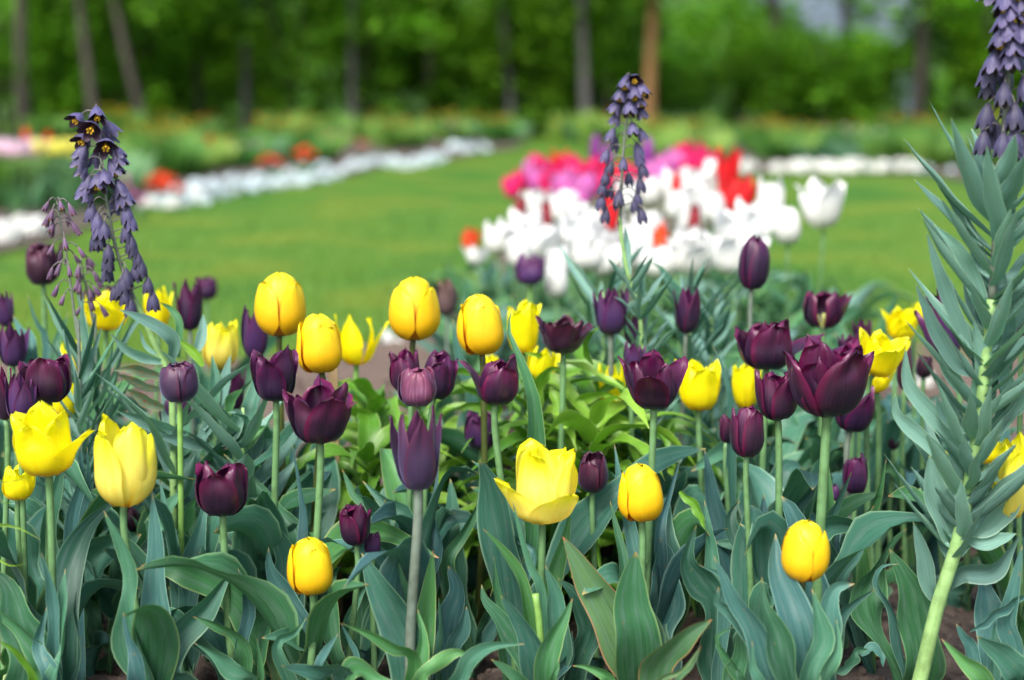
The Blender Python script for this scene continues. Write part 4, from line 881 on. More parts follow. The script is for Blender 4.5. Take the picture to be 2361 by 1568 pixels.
# small withered spike, two stems
SB = [(335, 1420), (440, 1415), (490, 1445), (375, 1480), (325, 1520), (450, 1520), (380, 1560), (510, 1560)]
SB = [(a*k3, b*k3) for a, b in SB] + [(x*k3, 523 + y*k3) for x, y in ((350, 40), (530, 25), (470, 110), (355, 155), (560, 175), (400, 205), (435, 240), (510, 225), (350, 320), (385, 440), (450, 495), (500, 300), (420, 290))]
r_, path_, g_ = fritillary('FB', 'small fritillary spike with withered dull purple bells, left of the tall leaning one', 1.78,
    [(131, 462), (140, 520), (153, 590), (163, 660), (172, 730), (182, 790)], 196, SB, .0085, .0165, ('bell_old', 'bell_old'), lambda t: .5, 2, r1=.0016, out=.014)
tube('lower_stem', [pt(172, 730, 1.78), pt(182, 790, 1.78), g_], .0022, .003, M['stem_grey'], r_, g_)
spike_leaves(r_, g_, catmull([g_, pt(182, 790, 1.78)], 60), 46, .13, .37, .11, .010, ['frit_leaf', 'frit_leaf', 'leaf'], rr_, up=.72)
r_, path_, g_ = fritillary('FC', 'second withered fritillary stem right behind the small spike, shorter', 1.86,
    [(186, 600), (197, 660), (210, 720), (221, 780)], 236, [(x*k3, 523 + y*k3) for x, y in ((590, 270), (610, 250), (530, 350), (660, 340), (680, 385), (550, 400), (620, 480), (650, 530), (570, 415), (665, 440), (715, 580), (540, 580), (560, 300), (640, 460))], .0085, .0165, ('bell_old', 'bell_old'), lambda t: .5, 2, r1=.0014, out=.014)
tube('lower_stem', [pt(210, 720, 1.86), pt(221, 780, 1.86), g_], .0018, .003, M['stem_grey'], r_, g_)
spike_leaves(r_, g_, catmull([g_, pt(225, 790, 1.86)], 60), 50, .13, .36, .11, .010, ['frit_leaf', 'frit_leaf', 'leaf'], rr_, up=.70)
# middle spike
MB_ = [(1950, 575), (2010, 550, 1), (2060, 620), (1920, 655), (2010, 645), (1895, 740), (1980, 745), (2050, 700), (2065, 780), (1890, 820), (2000, 890), (1860, 930), (2070, 930), (1890, 1000), (2045, 1040), (1820, 1080), (2050, 1095), (1935, 1130), (1850, 1160), (2075, 1175), (1820, 1230), (1985, 1240), (2060, 1280), (1800, 1300), (1855, 1330), (1905, 1365), (2040, 1375), (1790, 1400), (2020, 1420), (1910, 1410), (1820, 1490), (2070, 1490)]
MB_ = [(787 + a[0]*k3, a[1]*k3) + a[2:] for a in MB_]
r_, path_, g_ = fritillary('FD', 'slender spike of pale grape bells in the middle, before the pink and white tulips', 1.95,
    [(1456, 185), (1447, 260), (1438, 330), (1434, 400), (1430, 470), (1428, 520)], 1500, MB_, .0195, .0215, ('bell', 'bell_low'), lambda t: max(0, .45 - t*.3), 3, r1=.002, out=.017)
P_ = [pt(1428, 500, 1.95), pt(1430, 530, 1.95), pt(1440, 600, 1.95), pt(1460, 680, 1.95), pt(1478, 760, 1.95), g_]
tube('lower_stem', P_, .0026, .0042, M['stem_frit'], r_, g_)
spike_leaves(r_, g_, catmull(P_[::-1], 80), 62, .14, .47, .075, .0115, ['frit_leaf', 'frit_leaf', 'leaf'], rr_, up=.62)
for i, (x, y0, dd) in enumerate(((1590, 640, 2.1), (1640, 660, 2.2), (1390, 640, 2.15))):
    q = foliage('FM%d' % i, x, dd, ['flowerless fritillary shoot right of the middle spike', 'flowerless fritillary shoot behind the upright pointed plum tulip, further right', 'flowerless fritillary shoot left of the middle spike'][i], cat='fritillary', name='fritillary_shoot')
    tp = pt(x, y0 + 30, dd); gg = PL['FM%d' % i][1]; tube('stem', [gg, tp], .004, .002, M['stem_frit'], q, gg)
    spike_leaves(q, gg, catmull([gg, tp], 60), 40, .12, tp.z, .10, .014, ['frit_leaf', 'leaf', 'frit_leaf'], rr_, up=.6)
# right spike
RB = [(2200, 25), (2290, 50), (2190, 150), (2310, 120, 1), (2310, 225), (2170, 270), (2230, 330), (2330, 400), (2130, 430), (2260, 510), (2140, 600), (2330, 620), (2280, 745), (2105, 810), (2155, 870), (2070, 990), (2240, 970), (2340, 1020), (2340, 840), (2165, 1000), (2380, 200), (2400, 520), (2390, 750), (2390, 950), (2250, 150), (2210, 200), (2260, -40), (2340, -60), (2180, -60), (2240, -120)]
RB = [(1573 + a[0]*k3, a[1]*k3) + a[2:] for a in RB]
RB += [(b_[0] + rq.uniform(-16, 16), b_[1] + rq.uniform(18, 30)) for b_ in RB[0:18:2]]
r_, path_, g_ = fritillary('FE', 'tallest fritillary with a thick slanting stem and many grey green leaves, at the right edge', 1.51,
    [(2338, -70), (2332, 0), (2322, 200), (2309, 368), (2299, 502), (2286, 690)], 2075, RB, .0245, .0265, ('bell', 'bell_low'), lambda t: max(0, .35 - t*.3), 4, r1=.0035, out=.019)
P_ = [g_, pt(2120, 1568, 1.51), pt(2160, 1400, 1.51), pt(2208, 1245, 1.51), pt(2240, 1080, 1.51), pt(2258, 960, 1.51), pt(2272, 820, 1.51), pt(2286, 690, 1.51)]
tube('lower_stem', P_, .0088, .0052, M['stem_frit'], r_, g_, n=30, k=14)
LP = catmull(P_[1:] + [pt(2299, 502, 1.51), pt(2309, 368, 1.51)], 120)
spike_leaves(r_, g_, LP, 98, .21, .61, .108, .0185, ['frit_leaf'], rr_, up=.56, jit=48, droop=.02)
def fl(pn, q, wz, roll=0, dd=(.014, -.006), wave=.03, **kw): tl(pn, q, wz, 'FE', 'frit_leaf', dd, roll=roll, foot=False, n=20, wave=wave, **kw)
fl('C', [(1780, 1035), (1700, 930), (1660, 700), (1590, 480)], 130, 20, wave=.03)
fl('C', [(1830, 920), (1930, 820), (2130, 800), (2325, 565)], 190, -15, twist=-30, tip=1)
fl('C', [(1880, 665), (1830, 480), (1730, 250), (1700, 20)], 225, 5)
fl('C', [(1950, 530), (2080, 510), (2230, 380), (2335, 180)], 170, -15)
fl('C', [(1985, 385), (1990, 250), (1900, 80), (1820, -60)], 170, 8)
fl('C', [(1880, 300), (1780, 150), (1680, 0), (1580, -90)], 130, 8, dd=(.02, .02))
fl('C', [(1950, 600), (2050, 640), (2200, 600), (2300, 560)], 130, 30)
fl('C', [(2000, 330), (2080, 200), (2190, 190)], 130, 30)
fl('G', [(2080, 1400), (2000, 1290), (2060, 1000), (2000, 620)], 150, -5)
fl('G', [(2110, 710), (2040, 500), (1920, 200), (1730, -20)], 130, 5)
fl('G', [(2000, 1200), (1830, 1000), (1780, 800), (1730, 810)], 110, 5)
fl('G', [(1900, 1568), (1800, 1400), (1560, 1100), (1535, 840)], 130, 5, dd=(.012, -.012))
fl('G', [(2050, 1350), (1930, 1380), (1800, 1300), (1745, 1160)], 110, 5, dd=(.012, -.012))
fl('G', [(1850, 1640), (1650, 1460), (1480, 1300), (1465, 1150)], 120, 5, dd=(.012, -.012))
fl('G', [(2000, 1020), (1880, 950), (1740, 720), (1605, 390)], 110, 5, dd=(0, -.02))
fl('G', [(2000, 900), (1830, 500), (1760, 300), (1680, 30)], 110, 5, dd=(0, -.02))
fl('G', [(2180, 1320), (2240, 1150), (2170, 950), (2110, 860)], 130, -5)
fl('G', [(2200, 1150), (2230, 820), (2250, 600), (2210, 440)], 110, -5)
fl('G', [(2120, 700), (2190, 500), (2170, 300), (2140, 150)], 110, -5)
fl('G', [(2200, 1340), (2330, 1180), (2400, 950)], 130, -15)

# ---------------- bright green lilies in the middle
def lily(key, x, D, topz, lean, n, label, L=.15, Wd=.022):
    rng = random.Random(key); g = gx(x, D); root = empty('leafy_lily', label, 'lily plant', g, None); PL[key] = (root, g, D)
    tp = g + Vector((lean, rng.uniform(-.03, .03), topz)); S = [g, g.lerp(tp, .5) + Vector((-lean*.2, 0, 0)), tp]
    tube('stem', S, .0045, .0025, M['stem_bright'], root, g)
    path = catmull(S, 80)
    for i in range(n):
        t = (i + rng.random()*.6) / n; p = path[int(20 + 60*t)]
        a = R(i*137.5 + rng.uniform(-15, 15)); o = Vector((math.cos(a), math.sin(a), 0)); l = L*rng.uniform(.7, 1.25)*(1 - .3*t)
        dr = rng.uniform(.0, .75)*(1 - .5*t); upk = .35 + .5*t; sw = Vector((-o.y, o.x, 0))*l*rng.uniform(-.35, .35)
        if i % 3 == 0: upk *= 1.5
        P = [p, p + o*l*.25 + Vector((0, 0, l*.28*upk)), p + o*l*.58 + sw*.3 + Vector((0, 0, l*(.42*upk - dr*.08))), p + o*l*.85 + sw*.7 + Vector((0, 0, l*(.38*upk - dr*.38))), p + o*l*1.0 + sw*1.1 + Vector((0, 0, l*(.3*upk - dr*.75)))]
        leaf(P, Wd*rng.uniform(.75, 1.25), M['lily_leaf'], root, g, N0=(-o*.5 + Vector((0, 0, 1))), roll=rng.uniform(-30, 30), twist=rng.uniform(-60, 60), fold=.22, wave=.10, peak=.36, tip=.9, base=.4, rng=rng, n=16, nu=4)
for a in (('L10', 845, 1.90, .24, .01, 30, 'bright green lily just right of the wooden stake', .13, .025), ('L11', 1380, 2.02, .30, .0, 30, 'tall light green lily behind the glossy ribbon leaved one', .17, .025), ('L12', 1265, 1.84, .19, .0, 26, 'low glossy lily above the wide open yellow tulip', .15, .024), ('L13', 1520, 2.0, .2, .02, 22, 'small light green lily below the wide flaring plum tulip', .14, .022), ('L1', 870, 1.98, 0.29, .0, 34, 'bright green lily rosette left of the slate violet tulip', .12, .026),
          ('L2', 960, 2.1, 0.25, .02, 26, 'bright green lily shoot behind the striped plum tulip', .13, .02),
          ('L3', 1005, 1.96, 0.2, .0, 26, 'low bright green lily shoot under the small violet cup', .14, .02),
          ('L4', 1215, 1.96, 0.31, .015, 30, 'glossy light green lily with long arching leaves under the flat open dark tulip', .19, .027),
          ('L5', 1330, 1.92, 0.28, .02, 32, 'glossy light green lily with ribbon leaves left of the wide flaring plum tulip', .19, .027),
          ('L6', 1440, 1.94, 0.25, .0, 28, 'light green lily behind the closed golden tulip and near black bloom', .16, .025),
          ('L7', 800, 1.98, 0.2, -.02, 20, 'small light green lily shoot under the widest crimson bowl', .12, .02),
          ('L8', 1175, 2.05, 0.23, -.02, 24, 'light green lily shoot between the small violet cup and the glossy arching one', .14, .02),
          ('L9', 900, 1.88, 0.17, -.0, 20, 'low light green lily shoot left of the thick grey stem, its leaves curling down', .12, .02)):
    lily(*a)
def ll(q, w_, key='L5', dd=(0, -.03), roll=0, **kw): tl('E', q, w_, key, 'lily_leaf', dd, roll=roll, foot=False, tip=1.0, n=20, **kw)
ll([(1340, 1320), (1350, 1110), (1430, 980), (1560, 1000)], 100, 'L5', roll=-30)
ll([(1540, 1330), (1640, 1190), (1800, 1150), (1930, 1200)], 90, 'L5', roll=-40)
ll([(1480, 950), (1600, 950), (1760, 1020), (1970, 1120)], 70, 'L5', roll=50)
ll([(1730, 950), (1680, 860), (1700, 760), (1780, 685)], 45, 'L5')
ll([(1740, 1500), (1780, 1370), (1920, 1330), (2080, 1390)], 130, 'L6', roll=-20)
ll([(1440, 1100), (1480, 1200), (1500, 1330), (1500, 1450)], 80, 'L5', roll=0)
ll([(1000, 1440), (1080, 1250), (900, 1230), (730, 1270)], 90, 'L3', roll=30)
ll([(1000, 1160), (880, 1130), (790, 1065)], 40, 'L3')
ll([(980, 1030), (860, 1000), (760, 1010), (680, 1060)], 50, 'L3', dd=(.02, -.04))
ll([(1700, 1300), (1720, 1200), (1900, 1080), (2000, 1260), (2200, 1250)], 60, 'L6')
ll([(1400, 1000), (1370, 900), (1250, 865)], 50, 'L4')
ll([(1250, 1300), (1440, 1380), (1550, 1390)], 50, 'L5')
ll([(2200, 1540), (2260, 1450), (2295, 1340)], 60, 'L6')
ll([(2080, 1370), (2140, 1420), (2210, 1470)], 40, 'L6')

# ---------------- fill plants: leafy tulips whose blooms are past, in rows behind
rf = random.Random(21)
spots = []
for D_, n_, lo, hi in ((1.72, 6, 60, 760), (1.74, 5, 1450, 1900), (1.88, 19, 0, 2350), (1.98, 20, 0, 2350), (2.12, 20, 0, 2350), (2.3, 14, 0, 480)):
    for i in range(n_): spots.append((lo + (hi-lo)*(i + rf.uniform(.1, .9))/n_, D_ + rf.uniform(-.05, .05)))
i = 0
for x, D_ in spots:
    if any(a < x < b and D_ < dm for a, b, dm in ((780, 890, 1.98), (1040, 1140, 2.3), (1370, 1450, 1.95), (1595, 1695, 2.1), (1935, 2095, 2.3), (2150, 2260, 2.2))): continue
    if D_ > 1.85 and 780 < x < 880: continue
    foliage('B%d' % i, x, D_, 'flowerless tulip plant, only blue green leaves, in the thick of the bed', auto=rf.choice((4, 5)), ll=rf.uniform(.19, .27), lw=.055, group='flowerless tulip plants in the thick of the bed'); i += 1
for x, D_ in [(1560 + rf.uniform(0, 470), rf.uniform(2.3, 2.95)) for _ in range(22)] + [(1280 + rf.uniform(0, 300), rf.uniform(2.3, 2.8)) for _ in range(9)] + [(1560 + rf.uniform(0, 380), rf.uniform(2.9, 3.7)) for _ in range(22)] + [(1040 + rf.uniform(0, 130), rf.uniform(2.9, 3.6)) for _ in range(9)] + [(1085 + rf.uniform(0, 90), rf.uniform(3.6, 4.5)) for _ in range(9)] + [(1640 + rf.uniform(0, 110), rf.uniform(3.4, 4.2)) for _ in range(7)]:
    foliage('B%d' % i, x, D_, ('green tulip foliage without flowers behind the dark tulips, right of the middle spike' if x > 1200 else 'green tulip foliage without flowers at the left flank of the white tulips'), auto=5, ll=rf.uniform(.24, .32), lw=.04, group=('flowerless tulips behind the dark ones' if x > 1200 else 'flowerless tulips left of the white ones'), mats=[M['leaf_green'], M['leaf_dark'], M['leaf_green'], M['frit_leaf']]); i += 1
for x, D_ in [(1900 + rf.uniform(0, 440), rf.uniform(2.05, 2.5)) for _ in range(8)]:
    foliage('B%d' % i, x, D_, 'low green tulip foliage by the lawn behind the yellow blooms on the right', auto=4, ll=rf.uniform(.18, .24), lw=.04, group='flowerless tulips by the lawn on the right'); i += 1
# stake, litter
def small(name, label, cat, V, F, mat, group=None):
    o = mesh(name, V, F, mat); return tag(o, label, cat, group)
D_ = 1.93; g = gx(779, D_); tp = pt(768, 845, D_)
V, F, U = [], [], []
for z_, r_ in ((-.02, .006), (0.0, .0062), (tp.z*.5, .006), (tp.z - .004, .0058), (tp.z, .005)):
    for sx, sy in ((-1, -.6), (1, -.6), (1, .6), (-1, .6)): V.append(g.lerp(Vector((tp.x, tp.y, 0)), max(0, z_/tp.z)) + Vector((sx*r_, sy*r_, z_)))
for i_ in range(4):
    for j in range(4): F.append((i_*4+j, i_*4+(j+1) % 4, i_*4+4+(j+1) % 4, i_*4+4+j))
F.append((16, 17, 18, 19)); small('wooden_stake', 'thin pale wooden stake standing behind the widest crimson bowl', 'stake', V, F, M['wood']).data.polygons.foreach_set('use_smooth', [False]*17)
def crumple(x, y, w_, col, label, name='fallen_petal', cat='petal', D=None, group=None):
    X, Y = gp(x, y); rng = random.Random(label + str(x)); c = Vector((X, Y, hz(X, Y) + .006)) if Y < 3 else Vector((X, Y, .02)); s = w_*Y/F_PX
    V, F, U = petal_data(s*1.3, s, rng.uniform(0, 6), rng.uniform(.8, 1.5), 1.1, .2, .25, .6, 0, rng, 10, 8)
    q = Matrix.Rotation(rng.uniform(-1.3, 1.3), 3, 'X') @ Matrix.Rotation(rng.uniform(0, 6), 3, 'Z')
    V = [q @ (v - Vector((0, 0, s*.4))) + c for v in V]; tag(mesh(name, V, F, M[col], None, U), label, cat, group)
crumple(868, 1505, 42, 'YC', 'crumpled yellow petal lying on the soil left of the thick grey stem')
crumple(858, 1512, 26, 'W', 'white scrap of petal touching the crumpled yellow one')
crumple(838, 1552, 22, 'W', 'tiny white petal at the bottom edge left of centre')
crumple(1418, 1532, 26, 'OR', 'small orange petal on the soil under the big olive leaf')
crumple(2020, 1540, 36, 'YC', 'dried cream petal on the soil by the curled leaf')
crumple(2012, 1500, 30, 'BR', 'brown dry petal upright on the curled leaf')
crumple(1975, 1395, 40, 'BR', 'brown dry petal on the soil right of the bluish clump')
crumple(1645, 1500, 34, 'BR', 'brown dry petal on the soil right of the pink rimmed olive leaf')
crumple(1800, 972, 66, 'W', 'white fallen petals on the dry soil under the largest plum bloom')
crumple(915, 802, 55, 'W', 'white fallen petal on the dry path by a closed golden tulip')
crumple(2120, 905, 50, 'W', 'white fallen petal near the leaning violet tulip')
crumple(2250, 965, 44, 'W', 'white fallen petal behind the right spike')
crumple(1450, 705, 44, 'W', 'white petal low between the middle spike leaves')
crumple(508, 1290, 22, 'Y', 'yellow petal caught left of the bowed green stem')
# ---------------- tulips of the lawn bed (out of focus behind)
def proto(name, col, kind, wm, hm, Hm, leafn=3, seed=0, lm='leaf_green'):
    rng = random.Random(seed); root = empty('tulip', name, 'tulip', (0, 0, 0))
    V, F, U = tube_data([Vector((0, 0, -.01)), Vector((.004, 0, Hm*.5)), Vector((0, 0, Hm - hm*.5 + .003))], .004, .003, 6, 6); mesh('stem', V, F, M['stem'], root, U)
    bloom(root, Vector((0, 0, Hm - hm*.5)), Vector((rng.uniform(-.1, .1), rng.uniform(-.1, .1), 1)), wm, hm, kind, M[col], (0, 0, 0), rng, spin=rng.uniform(0, 120), one_mesh=True, det=.6)
    for q in range(leafn):
        a = rng.uniform(0, 6.28); o = Vector((math.cos(a), math.sin(a), 0)); l = Hm*rng.uniform(.5, .75)
        leaf([o*.003, o*l*.15 + Vector((0, 0, l*.35)), o*l*.38 + Vector((0, 0, l*.72)), o*l*.65 + Vector((0, 0, l*.92))], .045, M[lm], root, root.location, N0=-o + Vector((0, 0, .3)), roll=rng.uniform(-30, 30), n=8, nu=4, rng=rng)
    return root
used = set(); PR = {}
def put(kind_key, x, y, D, label, group=None, sc=1.0):
    root, Hm = PR[kind_key]; c = pt(x, y, D); s = max(.25, c.z) / Hm
    r = root if kind_key not in used else copy_tree(root)
    used.add(kind_key); r.location = (c.x, D, 0); r.rotation_euler = (0, 0, rnd.uniform(0, 6.28)); r.scale = (sc, sc, max(.05, c.z)/Hm)
    r['label'] = label
    if group: r['group'] = group
    return r
def defp(key, col, kind, wm, hm, seed, n=3):
    PR[key] = (proto('x', col, kind, wm, hm, .40, n, seed), .40)
PR['r3'] = (proto('x', 'OR', 'cup', .075, .07, .17, 2, 21), .17)
defp('w1', 'W', 'cup', .078, .085, 1); defp('w2', 'W', 'blowsy', .100, .085, 2); defp('w3', 'W', 'round', .062, .075, 3)
defp('k1', 'K', 'blowsy', .09, .08, 4, 2); defp('k2', 'K', 'cup', .075, .08, 5, 2); defp('l1', 'L', 'cup', .085, .08, 6, 2); defp('r1', 'RD', 'blowsy', .095, .085, 7, 2); defp('r2', 'OR', 'cup', .085, .075, 8, 2)
defp('d1', 'DR', 'round', .045, .07, 7, 2); defp('u1', 'PU', 'bud', .05, .09, 10, 2); defp('p1', 'PALE', 'cup', .09, .09, 11, 2); defp('y1', 'YL', 'cup', .09, .08, 12, 2)
WG = 'white tulips massed in the bed on the lawn'
WT = [(1185, 545, 3.35), (1212, 560, 3.3), (1150, 548, 3.5), (1240, 492, 3.8), (1285, 478, 3.9), (1340, 545, 3.3), (1380, 565, 3.3), (1330, 500, 3.6), (1400, 530, 3.5), (1480, 475, 3.8), (1500, 525, 3.5), (1560, 472, 3.8), (1560, 428, 4.1), (1610, 460, 3.9), (1530, 455, 3.9), (1440, 590, 3.2), (1580, 560, 3.3), (1600, 588, 3.1), (1520, 598, 3.1), (1645, 478, 3.8),
      (1290, 525, 3.4), (1240, 560, 3.3), (1480, 558, 3.3), (1310, 470, 3.9), (1590, 440, 4.0), (1620, 425, 4.1), (1460, 500, 3.6), (1200, 580, 3.2), (1350, 580, 3.2), (1420, 560, 3.4), (1540, 500, 3.6), (1270, 560, 3.3), (1215, 520, 3.5), (1360, 520, 3.5), (1440, 450, 4.0), (1500, 440, 4.1), (1590, 500, 3.7), (1170, 515, 3.6), (1225, 475, 3.9), (1385, 600, 3.2)]
for i, (x, y, D) in enumerate(WT):
    if i in (3, 9, 14, 20, 26, 30, 37): continue
    put(('w1', 'w2', 'w1', 'w3')[i % 4], x, y, D, 'white tulip in the dense white mass of the bed on the lawn', WG, rnd.uniform(.9, 1.15))
for k_, x, y, D, lb, sc in (('w2', 1900, 468, 3.1, 'white tulip with spreading petals standing alone against the lawn, furthest right', .95), ('w1', 1776, 462, 3.2, 'white tulip above a smaller one, between the red blooms and the lone spreading one', .75), ('w3', 1816, 518, 3.1, 'smaller white tulip, the lower of two left of the lone spreading one', .95),
        ('w2', 1712, 530, 3.0, 'full white bloom behind the highest plum bud, the upper one', 1.25), ('w2', 1690, 585, 2.9, 'full white bloom left of the highest plum bud, low down', 1.1), ('w1', 1735, 505, 3.2, 'white tulip at the top of the clump behind the highest plum bud', 1.0), ('w1', 1680, 550, 3.1, 'white tulip at the left of the clump behind the highest plum bud', .9), ('w3', 1725, 560, 3.0, 'white tulip in the middle of the clump behind the highest plum bud', 1.2),
        ('w3', 1642, 402, 4.1, 'upright white tulip between the pink and the red blooms', .9), ('w3', 1284, 605, 2.9, 'white tulip above the lowest white one, right of the blurred violet tulip', .8), ('w3', 1284, 645, 2.8, 'lowest white tulip, hanging right of the blurred violet tulip', .75), ('w2', 1098, 588, 4.2, 'low white bloom under a small red one at the left tip of the bed', .7),
        ('r2', 1086, 553, 4.3, 'small red tulip at the left tip of the bed', .6), ('r1', 1678, 392, 4.0, 'red tulip, the top of three at the right end of the bed', .8), ('r1', 1682, 458, 3.9, 'red tulip, the lower left of three at the right end of the bed', .75), ('r1', 1716, 448, 3.9, 'red tulip, the lower right of three at the right end of the bed', .75),
        ('r1', 1408, 488, 3.4, 'red tulip behind the lower bells of the middle spike', .5), ('d1', 1196, 490, 3.6, 'dark red bud at the left of the white tulips', .8), ('d1', 1258, 500, 3.5, 'dark red bud among the white tulips', .7), ('d1', 1600, 510, 3.4, 'dark red bud right of the middle spike among white tulips', .7), ('r2', 1522, 556, 3.2, 'small red bloom right of the middle spike leaves', .35), ('r1', 1560, 438, 3.95, 'little red bloom peeping between white tulips right of the middle spike', .3),
        ('u1', 1372, 345, 5.2, 'purple tulip left of the middle spike behind the pink ones', .9), ('u1', 1400, 368, 5.1, 'purple tulip just behind the bells of the middle spike', .9), ('u1', 1494, 350, 5.2, 'purple tulip right of the middle spike', .9)):
    put(k_, x, y, D, lb, None, sc)
PG_ = 'pink tulips massed in the bed on the lawn'
for i, (k_, x, y, D) in enumerate((('k1', 1255, 395, 5.0), ('k1', 1285, 400, 4.9), ('l1', 1300, 425, 4.6), ('k2', 1340, 400, 5.0), ('k1', 1372, 398, 5.0), ('l1', 1348, 432, 4.5), ('l1', 1242, 412, 4.9), ('k1', 1215, 412, 5.2), ('k1', 1395, 425, 4.6), ('l1', 1332, 458, 4.3), ('l1', 1530, 392, 4.8), ('l1', 1556, 380, 4.9), ('k1', 1600, 365, 5.0), ('k1', 1612, 388, 4.8), ('k1', 1576, 362, 5.1), ('l1', 1505, 408, 4.8), ('k2', 1312, 388, 5.2), ('k1', 1326, 410, 4.8), ('k1', 1270, 425, 4.7), ('k1', 1360, 415, 4.8), ('l1', 1225, 398, 5.2), ('k1', 1385, 388, 5.2), ('k1', 1628, 372, 5.0), ('r1', 1415, 405, 4.9), ('k1', 1590, 400, 4.7), ('r1', 1295, 380, 5.3), ('k2', 1432, 410, 4.9), ('k1', 1240, 385, 5.3), ('k1', 1460, 412, 4.7), ('l1', 1520, 412, 4.5), ('k1', 1185, 430, 5.0))):
    put(k_, x, y, D, {'k1': 'bright pink tulip in the pink mass at the back of the lawn bed', 'k2': 'bright pink tulip in the pink mass at the back of the lawn bed', 'l1': 'lilac pink tulip among the bright pink mass of the lawn bed', 'r1': 'rosy red tulip among the pink mass of the lawn bed'}[k_], {'k1': PG_, 'k2': PG_, 'l1': 'lilac tulips among the pink ones', 'r1': 'rosy red tulips among the pink ones'}[k_], rnd.uniform(.75, 1.0))
# far left tulips
for i in range(15): put('p1', -40 + i*9 + rnd.uniform(-4, 4), 342 + rnd.uniform(-12, 12), 9.5 + rnd.uniform(-.8, .8), 'pale pink tulip in the far left row of the border', 'pale pink tulips in the far left border', .95)
for i in range(11): put('y1', 88 + i*8.6 + rnd.uniform(-4, 4), 342 + rnd.uniform(-10, 10), 9.6 + rnd.uniform(-.8, .8), 'lemon tulip in the far left border, right of the pale pink ones', 'lemon tulips in the far left border', .75)
for i, (x, y, D, s) in enumerate(((340, 426, 9.9, 1.0), (355, 414, 10.0, 1.4), (372, 410, 10.1, 1.5), (388, 414, 10, 1.4), (412, 434, 10, 1.0), (364, 430, 9.9, 1.1), (380, 432, 9.9, 1.1), (602, 374, 12.6, .8), (618, 362, 12.8, 1.3), (636, 370, 12.6, 1.2), (652, 378, 12.6, .6), (688, 352, 13.5, .85), (704, 343, 13.8, 1.4), (720, 356, 13.4, 1.2), (700, 364, 13.2, .85), (830, 330, 17, .6), (60, 312, 10, .5), (112, 318, 10, .5), (845, 332, 17, .5))):
    put('r3' if i < 7 else 'r2', x, y, D, ['orange red tulip in a small clump beyond the lawn, among the border greenery', 'vivid red tulip just behind the white edging at the left'][i < 7], ['orange red tulips in the left border', 'vivid red tulips behind the white edging'][i < 7], s)
for x, y, D in ((300, 440, 8.6), (318, 452, 8.5), (292, 412, 9.2), (330, 460, 8.5)): put('l1', x, y, D, 'lilac tulip at the left end of the white edging', 'lilac tulips at the left end of the edging', .45)

# ---------------- white edging clumps
def clump(seed, col, r, n, fr, leafm='leaf_green', hh=.7):
    rng = random.Random(seed); root = empty('edging_plant', 'x', 'flowering plant', (0, 0, 0))
    V = []; F = []; U = []
    for _ in range(110):
        a = rng.uniform(0, 6.28); e = rng.uniform(.1, 1.5); q = Vector((math.cos(a)*math.cos(e)*r, math.sin(a)*math.cos(e)*r, math.sin(e)*r*hh))*rng.uniform(.6, .95); q.z = max(q.z, .003)
        d = Vector((rng.gauss(0, 1), rng.gauss(0, 1), rng.gauss(.5, 1))).normalized(); s = d.cross(Vector((.3, .2, .9))).normalized(); l = r*.28; k = len(V)
        V += [q, q + d*l*.5 + s*l*.3, q + d*l, q + d*l*.5 - s*l*.3]; F.append((k, k+1, k+2, k+3)); U += [(.5, 0), (.2, .5), (.5, .9), (.8, .5)]
    mesh('foliage', V, F, M[leafm], root, U)
    V = []; F = []; U = []
    for _ in range(n):
        a = rng.uniform(0, 6.28); e = rng.uniform(.15, 1.5); nn = Vector((math.cos(a)*math.cos(e), math.sin(a)*math.cos(e), math.sin(e)*1.0)); q = Vector((nn.x*r, nn.y*r, nn.z*r*hh + r*.1))
        nn = (nn + Vector((rng.gauss(0, .25), rng.gauss(0, .25), rng.gauss(0, .25)))).normalized(); rm = Vector((0, 0, 1)).rotation_difference(nn).to_matrix()
        k = len(V); V.append(q + nn*fr*-.15); U.append((.5, .1))
        for j in range(15):
            b = 2*math.pi*j/15; rr = fr*(.72 + .28*abs(math.sin(2.5*b))); V.append(q + rm @ Vector((math.cos(b)*rr, math.sin(b)*rr, fr*.1*math.cos(5*b)))); U.append((.5, .8))
        for j in range(15): F.append((k, k+1+j, k+1+(j+1) % 15))
    mesh('blossoms', V, F, M[col], root, U)
    return root
M['WB'] = petalmat('petal_cool_white', (0.6, 0.68, 0.6), (0.68, 0.80, 0.82), (0.74, 0.82, 0.85), (0.7, 0.8, 0.85), smix=0.2, trans=0.25, vals=0.12, bump=.2)
EP = [clump(31, 'WB', .085, 34, .03), clump(32, 'WB', .075, 28, .032), clump(33, 'W', .09, 46, .03)]
eu = set()
def edge(i, X, Y, s, label, group):
    r = EP[i] if i not in eu else copy_tree(EP[i]); eu.add(i)
    r.location = (X, Y, .0); r.rotation_euler = (0, 0, rnd.uniform(0, 6.28)); r.scale = (s*.95, s*.95, s*1.25); r['label'] = label; r['group'] = group
LE = [(345, 478, 1.0), (372, 474, .9), (400, 481, 1.1), (425, 468, .8), (450, 464, .9), (472, 466, .9), (500, 456, .8), (525, 450, .85), (550, 444, .8), (580, 439, .8), (610, 435, .9), (640, 430, .9), (668, 426, .9), (695, 424, .9), (722, 419, .9), (750, 414, .9), (775, 408, .9), (798, 394, 1.0), (815, 388, 1), (835, 385, 1), (855, 379, 1.1), (872, 377, 1.1), (890, 377, 1.1), (905, 381, 1.1), (922, 385, 1.1), (940, 386, 1.1), (958, 382, 1.1), (975, 378, 1.2), (990, 374, 1.2), (1005, 371, 1.2), (1020, 366, 1.2), (1046, 346, 1.4), (1060, 347, 1.4), (1075, 348, 1.4), (1108, 347, 1.3), (1118, 347, 1.2)]
